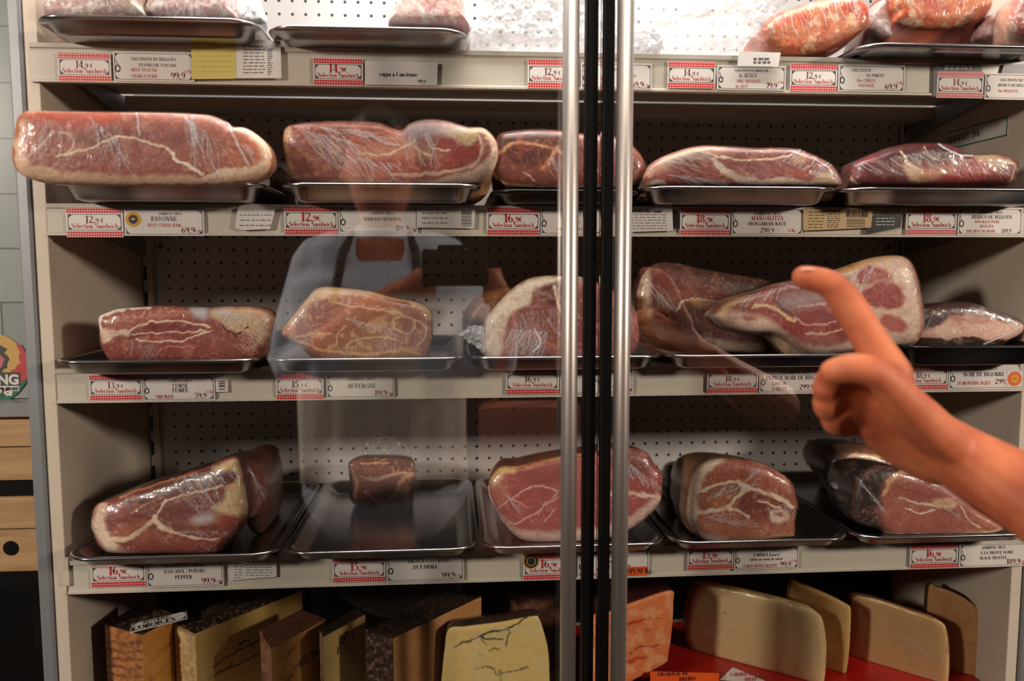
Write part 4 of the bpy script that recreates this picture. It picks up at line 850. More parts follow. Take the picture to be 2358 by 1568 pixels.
slip('product_label', [(497, 903), (525, 902), (524, 870), (496, 871)], 'paper', 'small barcode label right of the CORSE card', TY-.0008, bars=[(504, 876, 518, 898, -5)])
slip('product_label', [(748, 862), (900, 861), (898, 846), (750, 848)], 'paper', 'white slip with script writing above the AUVERGNE card', TY-.0006, [(760, 856, 820, 860, 1, 2)], words=[('Liberte', 832, 859, 9)])
slip('product_label', [(1745, 847), (1802, 846), (1802, 840), (1745, 842)], 'paper', 'thin white slip above the PRINCE NOIR card', TY-.0006, [(1750, 842, 1790, 847, 1, 2)])
slip('product_label', [(2122, 840), (2186, 838), (2186, 824), (2124, 828)], 'paper', 'small white slip above the rightmost third-rail price tag', TY-.0016, [(2135, 830, 2170, 836, 2, 1.5)])
slip('printed_slip', [(528, 1337), (637, 1328), (636, 1281), (622, 1276), (524, 1290)], 'paper', 'white paper slip of small print right of the TOSCANA card', TY-.001, [(540, 1296, 560, 1334, 6, 1.6), (566, 1292, 628, 1328, 6, 1.6)])
slip('price_slip', [(1439, 1326), (1492, 1324), (1492, 1304), (1439, 1306)], 'orange_paper', 'orange price slip handwritten 149,90 Kg by the right handle', TY-.0022, words=[('149,90 Kg', 1442, 1321, 12)])
# ================================================================ hams and cured meats
W0 = (255, 255, 255)
# ---- second shelf
item('cured_ham', 'long boned ham wrapped in film, overhanging the leftmost tray on the second shelf', 'ham', 1,
 [(98, 880), (120, 770), (170, 722), (250, 718), (450, 722), (700, 726), (1000, 728), (1260, 738), (1370, 750), (1460, 790), (1500, 822), (1580, 826), (1660, 870), (1730, 940), (1758, 1020), (1740, 1100), (1680, 1150), (1540, 1185), (1200, 1198), (800, 1198), (400, 1190), (220, 1160), (120, 1105), (85, 1020), (88, 950)],
 -0.356, 0.058, (240, 200, 172), [
 ('L', (206, 132, 72), 20, [(98, 880), (120, 770), (170, 722)]), ('L', (196, 116, 56), 11, [(85, 950), (95, 1080), (140, 1130), (300, 1180), (600, 1196), (1000, 1198), (1400, 1196), (1640, 1160), (1735, 1110), (1755, 1030)]),
 ('P', (176, 104, 88), 14, [(160, 780), (190, 735), (400, 722), (900, 728), (1350, 745), (1460, 800), (1520, 850), (1620, 900), (1665, 1000), (1640, 1040), (1560, 1080), (1440, 1085), (1330, 1140), (1150, 1128), (900, 1128), (650, 1116), (400, 1100), (300, 1075), (195, 1060), (165, 980), (155, 880)]),
 ('P', (196, 84, 52), 20, [(150, 800), (180, 728), (700, 722), (760, 790), (500, 820), (300, 840), (230, 940), (160, 1000)], .8), ('P', (150, 84, 82), 40, [(520, 880), (800, 820), (1150, 850), (1180, 960), (900, 900), (620, 1000)], .7),
 ('P', (166, 92, 88), 40, [(500, 980), (900, 920), (1200, 1060), (1150, 1130), (700, 1130), (400, 1080)], .7), ('P', (198, 112, 72), 20, [(1500, 860), (1640, 900), (1690, 1000), (1660, 1060), (1540, 1090), (1460, 1000)], .8),
 ('V', LPNK, 60, .035, .5), ('L', FAT, 9, [(360, 1010), (560, 960), (700, 900), (780, 880), (900, 900), (1100, 970), (1130, 1020), (1220, 1080), (1310, 1120)]), ('L', FAT, 7, [(180, 1020), (280, 920), (340, 850)], .7), ('L', FAT, 8, [(380, 850), (440, 860), (480, 930), (430, 990)], .7),
 ('L', WHT, 9, [(1110, 980), (1140, 1040), (1210, 1060), (1290, 1110)]), ('L', FAT, 22, [(1330, 1150), (1430, 1110), (1580, 1100), (1680, 1070)]), ('N', (222, 170, 150), 90, .6, .35)],
 side=(206, 128, 66), bulge=.014, seed=11, floor=None, back=(0.1, 0.0), taper=.9, NP=420, wcol=.5,
 wrap=[('S', W0, 26, (560, 740, 760, 900), (90, 260), 5, .6), ('S', W0, 34, (1180, 740, 1400, 900), (80, 300), 6, .55), ('S', W0, 16, (250, 760, 420, 800), (-20, 240), 8, .35), ('L', W0, 9, [(1470, 790), (1520, 900), (1600, 1060)], .5), ('L', W0, 8, [(880, 730), (900, 870)], .5), ('S', W0, 22, (1450, 900, 1640, 950), (90, 160), 4, .5), ('L', W0, 16, [(1240, 760), (1250, 940)], .3)])
item('cured_ham', 'streaky film-wrapped ham half with a pale rind edge, second from left on second shelf', 'ham', 2,
 [(150, 860), (175, 820), (240, 800), (420, 786), (620, 786), (760, 796), (860, 832), (910, 846), (960, 805), (1040, 780), (1130, 776), (1220, 790), (1330, 822), (1430, 826), (1490, 870), (1528, 940), (1530, 1020), (1500, 1100), (1450, 1160), (1380, 1190), (1100, 1196), (700, 1190), (400, 1186), (240, 1180), (190, 1140), (165, 1020), (148, 940)],
 -0.312, 0.12, (176, 96, 82), [
 ('L', (222, 186, 158), 26, [(178, 830), (162, 900), (170, 1000), (190, 1090), (230, 1160), (400, 1180), (900, 1184), (1300, 1180), (1430, 1150), (1500, 1050), (1515, 960), (1480, 880), (1430, 832)]),
 ('L', (206, 156, 96), 9, [(150, 860), (150, 950), (172, 1080), (200, 1160)]), ('P', (232, 200, 182), 16, [(1060, 1196), (1250, 1120), (1440, 1040), (1525, 950), (1530, 1030), (1480, 1140), (1380, 1195)]),
 ('P', (170, 66, 54), 14, [(1160, 840), (1400, 850), (1440, 920), (1420, 1030), (1340, 1100), (1160, 1130), (900, 1120), (800, 1060), (900, 1000), (1150, 960)], .9), ('P', (164, 78, 58), 20, [(250, 810), (700, 800), (840, 840), (700, 950), (500, 920), (350, 860)], .8),
 ('P', (148, 86, 74), 25, [(220, 900), (500, 980), (520, 1150), (260, 1160)], .8), ('P', (210, 148, 118), 24, [(700, 940), (860, 880), (1100, 960), (1150, 1020), (900, 1020), (680, 1010)], .7), ('P', (222, 192, 150), 14, [(1160, 830), (1400, 830), (1380, 910), (1330, 945), (1250, 900), (1190, 870)]),
 ('L', (226, 190, 170), 12, [(1410, 880), (1430, 950), (1400, 1040), (1300, 1090), (1100, 1120), (850, 1130)]), ('L', FAT, 9, [(640, 990), (800, 1000), (900, 960), (1000, 900)]), ('L', FAT, 10, [(960, 890), (1010, 960), (1100, 1000)], .8), ('L', FAT, 9, [(1060, 870), (1110, 950), (1210, 970)], .8), ('N', (206, 150, 120), 60, .58, .5), ('V', FAT, 50, .03, .5)],
 side=(206, 150, 100), bulge=.014, seed=12, floor=SH[2]+.0016, NP=420, wcol=.6,
 wrap=[('S', W0, 46, (230, 830, 560, 900), (260, 270), 5, .6), ('S', W0, 30, (380, 820, 700, 850), (260, 130), 5, .6), ('S', W0, 36, (860, 840, 1100, 860), (60, 200), 6, .5), ('S', W0, 16, (520, 1000, 1000, 1080), (110, 90), 6, .8), ('P', W0, 30, [(940, 830), (1040, 785), (1300, 830), (1200, 870), (1000, 880)], .35)])
item('cured_ham', 'brown dry ham seen behind the door handles on the second shelf', 'ham', 2,
 [(1490, 1120), (1500, 990), (1520, 900), (1560, 860), (1700, 842), (1850, 840), (1960, 850), (2100, 868), (2250, 880), (2360, 920), (2430, 980), (2470, 1050), (2470, 1120), (2420, 1190), (2250, 1214), (1900, 1216), (1620, 1206), (1540, 1170)],
 -0.298, 0.14, (144, 70, 50), [
 ('P', (100, 58, 40), 16, [(1520, 900), (1580, 850), (1850, 836), (1960, 850), (1980, 930), (1800, 920), (1640, 920), (1560, 950)]), ('P', (96, 54, 44), 30, [(1600, 960), (1700, 930), (1850, 960), (1830, 1040), (1700, 1060), (1600, 1040)], .8), ('L', FATY, 16, [(1500, 1120), (1560, 1180), (1700, 1205), (2100, 1208), (2400, 1190)]),
 ('L', (214, 160, 118), 9, [(1540, 990), (1630, 920), (1760, 930), (1840, 950), (1900, 960), (1960, 1000)]), ('L', (214, 160, 118), 15, [(1900, 960), (1880, 1020), (1820, 1080)]), ('L', FAT, 5, [(1700, 1110), (1740, 1140), (1760, 1160)]), ('V', (206, 140, 112), 36, .04, .6), ('N', (176, 90, 60), 60, .56, .5)],
 side=(110, 66, 40), bulge=.016, seed=13, floor=SH[2]+.0016, wcol=.4, wrap=[('S', W0, 26, (1840, 1000, 2000, 1060), (70, 150), 3, .5), ('S', (250, 220, 170), 30, (2020, 880, 2380, 920), (40, 250), 5, .6)])
item('cured_ham', 'film-wrapped ham with a curved white fat stripe right of the handles, second shelf', 'ham', 3,
 [(310, 940), (340, 890), (400, 850), (480, 820), (560, 796), (640, 788), (740, 792), (900, 802), (1000, 800), (1120, 806), (1180, 826), (1260, 860), (1320, 900), (1355, 950), (1366, 996), (1300, 1004), (1000, 1006), (600, 1006), (400, 1006), (330, 1000), (305, 970)],
 -0.312, 0.13, (170, 92, 80), [
 ('P', (188, 152, 118), 20, [(320, 930), (480, 810), (640, 785), (760, 800), (660, 850), (500, 870), (380, 930)], .9), ('P', (110, 56, 44), 16, [(760, 800), (1080, 802), (1120, 830), (1060, 850), (820, 840)], .8), ('P', (160, 60, 44), 16, [(420, 1005), (440, 950), (600, 900), (700, 930), (860, 980), (840, 1004)], .9),
 ('P', (160, 92, 88), 20, [(760, 850), (1080, 850), (1080, 920), (900, 950), (800, 920)], .9), ('P', (186, 62, 46), 10, [(1060, 985), (1100, 940), (1200, 910), (1260, 900), (1240, 930), (1130, 975)]), ('L', (236, 218, 204), 20, [(690, 856), (740, 920), (830, 965), (960, 980), (1060, 970), (1200, 990), (1330, 985)]), ('P', WHT, 10, [(340, 990), (400, 975), (430, 1005), (330, 1005)]),
 ('P', (230, 206, 178), 10, [(1120, 840), (1180, 840), (1170, 880), (1120, 880)], .8), ('P', (230, 206, 178), 12, [(1220, 960), (1290, 920), (1350, 960), (1360, 1000), (1250, 1000)], .8), ('L', FAT, 6, [(700, 840), (860, 860), (1060, 850), (1110, 830)]), ('N', (200, 140, 110), 50, .57, .5), ('V', FAT, 40, .03, .4)],
 side=(170, 130, 90), bulge=.016, seed=14, floor=SH[2]+.0016, wcol=.5, wrap=[('S', (255, 235, 200), 50, (370, 880, 620, 800), (160, 70), 5, .5), ('S', W0, 30, (420, 940, 620, 960), (190, 50), 3, .6), ('S', W0, 40, (1040, 860, 1260, 960), (70, -70), 4, .5), ('L', W0, 5, [(1120, 820), (1260, 870), (1350, 950)], .6)])
item('cured_ham', 'deep red boned ham in clear film, second shelf far right', 'ham', 3,
 [(1422, 980), (1424, 930), (1440, 880), (1520, 840), (1620, 800), (1720, 778), (1800, 774), (1900, 776), (1960, 792), (2010, 826), (2080, 836), (2180, 830), (2260, 846), (2310, 870), (2316, 890), (2290, 960), (2270, 990), (2100, 996), (1700, 1000), (1480, 1000)],
 -0.312, 0.12, (150, 46, 44), [
 ('P', (92, 26, 28), 20, [(1560, 830), (1720, 780), (1900, 778), (1990, 830), (1900, 870), (1740, 860), (1600, 870)], .95), ('P', (110, 40, 44), 25, [(1450, 900), (1600, 860), (1700, 900), (1720, 985), (1480, 990)], .7), ('P', (222, 184, 150), 14, [(1710, 880), (1780, 890), (1840, 930), (1800, 960), (1860, 975), (1760, 990), (1730, 950)]),
 ('P', (214, 150, 122), 16, [(1800, 930), (1960, 880), (2100, 860), (2080, 900), (1940, 940), (1860, 980)], .8), ('P', (186, 44, 38), 14, [(1960, 930), (2080, 870), (2200, 860), (2180, 940), (2080, 985), (1920, 990)], .9), ('P', (230, 200, 170), 12, [(2080, 840), (2180, 832), (2300, 870), (2240, 900), (2160, 880)], .95), ('L', FAT, 7, [(1700, 820), (1740, 880), (1780, 900)]), ('L', FAT, 5, [(1820, 790), (1850, 840), (1900, 860)], .7), ('L', (226, 190, 160), 10, [(1424, 900), (1420, 960), (1470, 998)]), ('L', (226, 190, 160), 8, [(2310, 890), (2290, 960), (2260, 990)]), ('V', (210, 120, 100), 40, .03, .5)],
 side=(120, 50, 40), bulge=.018, seed=15, floor=SH[2]+.0016, wcol=.6, wrap=[('S', W0, 60, (1440, 890, 1900, 800), (120, 70), 4, .5), ('S', W0, 44, (1960, 850, 2280, 870), (60, 110), 4, .5), ('L', W0, 6, [(1900, 776), (1990, 830), (2080, 838)], .8)])
item('wrapped_offcut', 'small wrapped offcut behind the gap between the first two hams, second shelf', 'ham', 1,
 [(1740, 1160), (1760, 1090), (1800, 1075), (1850, 1110), (1880, 1150), (1890, 1190), (1800, 1200)], -0.20, 0.05, (126, 84, 66), [('N', (196, 170, 150), 20, .5, .7)], side=(120, 80, 60), floor=SH[2]+.0016, seed=16, wrap=[('S', W0, 14, (1760, 1100, 1860, 1140), (40, 40), 4, .6)], NP=120, R=16, bumpy=.001)
item('wrapped_offcut', 'dark meat offcut between the last two hams of the second shelf', 'ham', 3,
 [(1366, 930), (1390, 915), (1430, 912), (1440, 960), (1440, 1000), (1370, 1000)], -0.18, 0.05, (60, 24, 24), [('N', (96, 40, 36), 20, .5, .6)], side=(60, 26, 22), floor=SH[2]+.0016, seed=17, NP=90, R=12)

# ---- third shelf
item('cured_ham', 'reddish ham block with a cracked pale bone end, third shelf far left', 'ham', 4,
 [(675, 680), (710, 655), (800, 622), (900, 612), (1000, 608), (1100, 602), (1250, 608), (1400, 616), (1550, 606), (1700, 606), (1790, 622), (1830, 650), (1848, 695), (1838, 770), (1820, 850), (1770, 910), (1720, 960), (1500, 985), (1100, 985), (850, 985), (760, 970), (715, 910), (690, 850), (684, 770)],
 -0.300, 0.12, (162, 74, 60), [
 ('P', (178, 96, 72), 20, [(700, 690), (820, 650), (1000, 625), (1240, 620), (1280, 680), (1000, 700), (860, 780), (700, 740)], .8), ('L', WHT, 14, [(684, 780), (678, 690), (720, 655), (810, 628), (900, 616), (1020, 612)]), ('L', (230, 200, 178), 22, [(690, 790), (760, 790), (860, 785)]), ('P', (230, 200, 178), 10, [(690, 760), (800, 780), (700, 850)]),
 ('P', (140, 48, 40), 14, [(880, 790), (1000, 730), (1150, 710), (1400, 740), (1340, 770), (1000, 790)], .8), ('P', (150, 50, 42), 14, [(860, 800), (1300, 800), (1280, 830), (1000, 850)], .8), ('P', (156, 62, 52), 20, [(900, 880), (1300, 840), (1500, 900), (1500, 980), (950, 980)], .7),
 ('L', FAT, 7, [(870, 780), (960, 730), (1060, 708), (1180, 706), (1300, 720), (1420, 742)]), ('L', FAT, 5, [(900, 800), (1100, 785), (1300, 780), (1400, 765)]), ('L', FAT, 6, [(920, 830), (1060, 846), (1250, 835), (1350, 790), (1440, 770)]), ('L', (214, 150, 130), 4, [(1060, 930), (1100, 890), (1200, 880), (1320, 880)]), ('L', (214, 150, 130), 4, [(1000, 625), (960, 670), (900, 690)]),
 ('P', (214, 186, 150), 20, [(1420, 640), (1560, 612), (1700, 610), (1800, 640), (1840, 700), (1800, 820), (1700, 900), (1740, 800), (1600, 780), (1500, 720)], .9), ('P', (150, 84, 62), 18, [(1450, 770), (1600, 800), (1650, 850), (1560, 930), (1480, 880)], .7), ('L', (70, 34, 26), 7, [(1490, 720), (1530, 760), (1590, 790), (1640, 780), (1680, 750)]), ('L', (70, 34, 26), 5, [(1590, 790), (1610, 830)]), ('N', (206, 140, 110), 50, .6, .5), ('V', FAT, 44, .03, .5)],
 side=(190, 130, 100), bulge=.014, seed=21, floor=SH[3]+.0016, wcol=.4, wrap=[('S', W0, 12, (860, 830, 1100, 880), (-60, 130), 7, .45), ('S', W0, 60, (1500, 640, 1840, 680), (-60, 90), 4, .6), ('P', W0, 20, [(1290, 620), (1400, 612), (1400, 690), (1340, 680)], .5), ('P', W0, 20, [(1440, 630), (1560, 615), (1560, 650), (1480, 660)], .4), ('S', W0, 36, (1600, 880, 1800, 720), (80, 60), 3, .6)])
item('cured_ham', 'dark wrapped ham end behind the gap between first two trays, third shelf', 'ham', 4,
 [(1740, 940), (1760, 880), (1820, 800), (1900, 770), (2000, 780), (2060, 850), (2060, 960), (1900, 975), (1780, 970)], -0.12, 0.07, (104, 52, 36), [('N', (190, 120, 70), 40, .56, .7), ('L', (180, 110, 60), 6, [(1780, 860), (1900, 870), (2000, 850)])], side=(80, 40, 30), floor=SH[3]+.0016, seed=22, wrap=[('S', W0, 20, (1780, 850, 2000, 900), (50, 30), 3, .5)], NP=160, R=20)
item('cured_ham', 'tan ham piece with a pointed amber tip and fat cap, third shelf', 'ham', 5,
 [(148, 770), (160, 745), (260, 620), (350, 510), (390, 482), (450, 472), (600, 484), (750, 505), (900, 545), (1050, 575), (1130, 610), (1160, 660), (1168, 750), (1160, 840), (1130, 930), (1080, 975), (800, 985), (500, 985), (380, 950), (240, 850), (180, 820), (150, 795)],
 -0.298, 0.13, (172, 108, 84), [
 ('P', (228, 196, 160), 14, [(150, 770), (260, 620), (350, 510), (450, 472), (640, 488), (800, 515), (740, 525), (600, 530), (480, 560), (380, 560), (300, 620), (200, 760)]), ('L', (226, 186, 140), 18, [(640, 495), (900, 550), (1060, 580), (1130, 620), (1150, 680)]), ('P', (206, 116, 40), 16, [(148, 775), (210, 720), (240, 760), (210, 820), (170, 810)]),
 ('P', (168, 88, 72), 25, [(240, 700), (360, 570), (480, 580), (500, 700), (430, 800), (240, 790)], .8), ('P', (186, 116, 82), 25, [(480, 560), (640, 525), (950, 590), (960, 660), (760, 620)], .9), ('P', (166, 122, 88), 30, [(500, 820), (700, 760), (900, 760), (880, 860), (640, 900), (520, 880)], .6),
 ('L', (224, 184, 140), 8, [(460, 578), (600, 600), (760, 620), (960, 650)]), ('L', (224, 184, 140), 7, [(230, 810), (350, 800), (480, 800)]), ('L', (216, 174, 122), 12, [(200, 820), (350, 880), (500, 915), (760, 930), (980, 900), (1080, 930)]), ('L', (224, 184, 140), 6, [(570, 890), (620, 840), (760, 815), (860, 820), (960, 850)]), ('L', (224, 184, 140), 6, [(520, 870), (530, 790), (580, 740)]),
 ('L', (222, 188, 150), 8, [(960, 660), (1030, 690), (1040, 750), (1000, 790), (920, 760), (900, 700), (940, 670)]), ('L', (222, 188, 150), 7, [(1040, 700), (1120, 740), (1120, 820), (1060, 870)]), ('N', (222, 182, 140), 40, .57, .6), ('V', (232, 200, 150), 34, .035, .7)],
 side=(200, 140, 80), bulge=.016, seed=23, floor=SH[3]+.0016, wcol=.35, wrap=[('S', (255, 240, 200), 50, (560, 680, 900, 760), (90, 70), 3, .55), ('S', (255, 240, 210), 30, (760, 900, 940, 920), (30, -110), 4, .5), ('S', (255, 240, 210), 40, (500, 560, 1000, 640), (60, 20), 3, .5), ('S', W0, 20, (280, 560, 260, 720), (40, 60), 3, .3)])
item('cured_ham', 'ham with broad white fat edge and crumpled film beside the left handle, third shelf', 'ham', 5,
 [(1525, 945), (1510, 880), (1515, 760), (1530, 680), (1600, 590), (1700, 490), (1800, 425), (1900, 400), (2030, 395), (2150, 400), (2250, 430), (2400, 500), (2520, 600), (2560, 720), (2560, 850), (2500, 940), (2300, 980), (1900, 985), (1600, 980)],
 -0.30, 0.14, (164, 94, 88), [
 ('P', (238, 224, 208), 14, [(1525, 945), (1512, 760), (1600, 590), (1800, 425), (2030, 392), (2200, 410), (2060, 440), (1930, 460), (1850, 500), (1820, 600), (1700, 650), (1660, 780), (1640, 900), (1600, 960)]), ('L', (212, 170, 120), 12, [(1700, 492), (1800, 425), (1920, 398), (2100, 396)]), ('P', (104, 52, 44), 18, [(1880, 500), (1950, 460), (2060, 440), (2080, 560), (2000, 600), (1920, 550)], .9),
 ('L', FAT, 12, [(2000, 470), (2010, 540), (2040, 640), (2100, 760)]), ('P', (150, 60, 52), 30, [(2060, 560), (2400, 540), (2500, 700), (2400, 900), (2100, 900)], .7), ('P', (190, 178, 182), 40, [(1660, 960), (1660, 800), (1760, 720), (1900, 820), (1900, 940)], .5), ('N', (200, 150, 150), 46, .55, .5), ('V', FAT, 40, .035, .5)],
 side=(186, 130, 80), bulge=.018, seed=24, floor=SH[3]+.0016, wcol=.5, wrap=[('S', W0, 90, (1700, 760, 1950, 780), (-60, 170), 4, .7), ('S', W0, 50, (1680, 660, 2000, 620), (30, 120), 3, .5), ('L', W0, 8, [(1860, 760), (1900, 850), (1850, 910)], .8), ('S', W0, 26, (1900, 640, 2040, 820), (60, 60), 3, .6)],
 tails=[(5, [(1335, 790), (1400, 765), (1410, 738), (1500, 735), (1530, 790), (1530, 920), (1470, 890), (1410, 850), (1370, 830)], -0.306, .02)])
item('cured_ham', 'amber rind ham end standing behind the white-edged ham, third shelf', 'ham', 5,
 [(1370, 740), (1380, 660), (1430, 580), (1500, 520), (1600, 490), (1700, 480), (1760, 540), (1700, 700), (1600, 860), (1500, 960), (1420, 940), (1400, 850)], -0.17, 0.10, (150, 90, 48), [('P', (186, 132, 66), 30, [(1440, 700), (1520, 560), (1640, 500), (1560, 700), (1480, 740)], .8), ('P', (120, 50, 34), 20, [(1370, 740), (1390, 650), (1440, 600), (1420, 720)], .8), ('N', (96, 50, 34), 60, .6, .5)], side=(120, 70, 40), floor=SH[3]+.0016, seed=25, bulge=.03, wrap=[('S', W0, 16, (1430, 620, 1600, 560), (30, 100), 4, .4)], NP=200, R=24)
item('cured_ham', 'large dark ham leaning behind the bell-shaped ham, third shelf right door', 'ham', 6,
 [(268, 600), (270, 520), (300, 430), (340, 385), (400, 362), (500, 368), (600, 392), (750, 420), (880, 440), (1000, 470), (1080, 560), (1060, 720), (1000, 820), (950, 850), (800, 845), (600, 832), (440, 812), (340, 770), (290, 720), (270, 660)],
 -0.215, 0.12, (130, 72, 56), [
 ('P', (92, 56, 40), 25, [(400, 365), (600, 392), (880, 440), (1000, 480), (900, 540), (700, 520), (500, 440)], .9), ('P', (250, 224, 204), 14, [(270, 600), (290, 440), (340, 390), (350, 480), (350, 600), (400, 700), (560, 750), (760, 780), (950, 800), (950, 848), (700, 842), (440, 812), (320, 750)]), ('P', (136, 56, 46), 25, [(350, 420), (600, 440), (780, 540), (700, 580), (500, 560), (380, 520)], .7), ('P', (140, 60, 52), 20, [(660, 700), (860, 740), (930, 790), (760, 780)], .7),
 ('L', FAT, 5, [(480, 640), (520, 570), (620, 560), (740, 580)]), ('P', (222, 170, 120), 12, [(560, 560), (620, 560), (700, 590), (600, 600)], .8), ('L', (216, 160, 120), 14, [(700, 640), (760, 600), (820, 580)]), ('V', (206, 156, 130), 36, .045, .8), ('N', (170, 110, 84), 50, .56, .5)],
 side=(110, 64, 40), bulge=.016, seed=26, floor=SH[3]+.0016, wcol=.5, wrap=[('S', W0, 60, (320, 440, 480, 640), (90, 120), 3, .45), ('L', W0, 4, [(280, 640), (330, 760), (440, 812)], .6), ('S', W0, 30, (500, 700, 620, 560), (30, 100), 3, .4)])
item('cured_ham', 'big bell-shaped ham with two round muscles, behind the pointing hand', 'ham', 6,
 [(652, 655), (690, 615), (750, 560), (830, 535), (920, 510), (1020, 475), (1150, 450), (1280, 420), (1400, 380), (1500, 345), (1600, 326), (1690, 326), (1740, 360), (1770, 430), (1790, 520), (1804, 600), (1808, 700), (1790, 760), (1750, 800), (1640, 815), (1480, 830), (1350, 850), (1200, 848), (1140, 835), (1060, 780), (980, 745), (860, 742), (760, 730), (690, 700)],
 -0.305, 0.075, (170, 78, 72), [
 ('P', (232, 202, 186), 18, [(1500, 345), (1600, 326), (1690, 326), (1740, 360), (1790, 520), (1808, 700), (1750, 800), (1480, 830), (1300, 845), (1140, 835), (1060, 780), (980, 745), (860, 742), (700, 700), (660, 655), (760, 620), (900, 640), (1010, 680), (1080, 740), (1160, 800), (1300, 800), (1400, 780), (1440, 700), (1460, 560), (1400, 440)]),
 ('P', (226, 178, 100), 14, [(1340, 410), (1500, 345), (1640, 324), (1620, 345), (1500, 380), (1420, 420)], .8), ('P', (224, 176, 90), 14, [(680, 640), (760, 570), (840, 540), (880, 560), (800, 600), (740, 640)], .85), ('P', (184, 78, 70), 12, [(1450, 420), (1500, 382), (1580, 385), (1645, 425), (1640, 455), (1560, 465), (1480, 480)]), ('P', (178, 66, 62), 12, [(1480, 530), (1540, 480), (1600, 462), (1670, 480), (1712, 540), (1710, 590), (1660, 614), (1580, 606), (1500, 580)]), ('P', (196, 96, 88), 12, [(1590, 640), (1680, 655), (1732, 700), (1720, 735), (1640, 735), (1590, 700)]),
 ('P', (160, 58, 52), 16, [(1040, 640), (1180, 640), (1400, 640), (1440, 740), (1380, 790), (1220, 800), (1140, 760), (1080, 700)], .9), ('P', (150, 92, 88), 30, [(1020, 520), (1200, 470), (1400, 430), (1430, 520), (1240, 560), (1080, 600)], .7), ('P', (176, 92, 80), 20, [(820, 590), (960, 560), (1000, 600), (900, 610)], .7), ('P', (186, 70, 54), 10, [(840, 650), (900, 650), (920, 670), (860, 675)], .8),
 ('L', (92, 48, 34), 7, [(1010, 560), (1060, 610), (1110, 640), (1150, 680)]), ('L', FATY, 10, [(900, 600), (980, 590), (1060, 640), (1120, 680)]), ('L', (226, 170, 160), 6, [(1120, 660), (1200, 700), (1290, 690), (1340, 680)]), ('L', FAT, 5, [(1180, 740), (1260, 745), (1380, 720)]), ('L', (226, 170, 160), 6, [(1140, 600), (1240, 590), (1400, 560)]), ('V', LPNK, 46, .04, .6), ('N', (196, 120, 104), 70, .6, .4)],
 side=(224, 190, 150), bulge=.02, seed=27, floor=SH[3]+.0016, NP=440, wcol=.5, taper=.8, wrap=[('S', W0, 50, (860, 540, 1100, 480), (-70, 90), 3, .6), ('S', W0, 50, (1380, 420, 1560, 380), (-60, 120), 3, .6), ('P', W0, 40, [(1060, 560), (1240, 530), (1300, 560), (1200, 590), (1080, 600)], .35), ('S', W0, 30, (1000, 480, 1350, 430), (80, 30), 3, .5), ('L', W0, 5, [(960, 760), (1080, 810), (1160, 840), (1350, 850)], .6), ('P', W0, 10, [(652, 655), (672, 620), (700, 690), (670, 690)], .4)])
item('cured_ham', 'flat ham slab with thick pale fat in silvery film, third shelf far right', 'ham', 6,
 [(1740, 700), (1790, 610), (1850, 590), (1950, 576), (2050, 578), (2130, 596), (2220, 628), (2300, 665), (2342, 700), (2320, 745), (2240, 785), (2160, 806), (1950, 808), (1780, 806), (1740, 770)],
 -0.285, 0.10, (228, 186, 168), [
 ('P', (92, 50, 52), 10, [(1730, 730), (1770, 600), (1950, 565), (2140, 585), (2350, 692), (2210, 672), (2070, 648), (1960, 660), (1900, 700), (1820, 725)]), ('P', (150, 142, 146), 20, [(2060, 610), (2150, 600), (2290, 660), (2200, 665), (2080, 650)], .6), ('P', (206, 120, 110), 12, [(1960, 650), (2080, 655), (2240, 676), (2080, 690), (1980, 680)], .7), ('L', (90, 50, 34), 14, [(1760, 780), (1900, 778), (1960, 785), (2060, 770), (2160, 790), (2240, 782)]), ('P', (80, 50, 36), 10, [(1760, 790), (2200, 780), (2160, 806), (1780, 808)]), ('N', (240, 206, 190), 60, .6, .4)],
 side=(110, 70, 50), bulge=.014, seed=28, floor=SH[3]+.0096, wcol=.25, wrap=[('S', W0, 46, (2060, 600, 2280, 670), (60, 30), 4, .5), ('S', W0, 16, (1820, 600, 1860, 680), (-60, 60), 3, .5), ('L', W0, 4, [(2342, 700), (2240, 760), (2140, 800)], .8)])

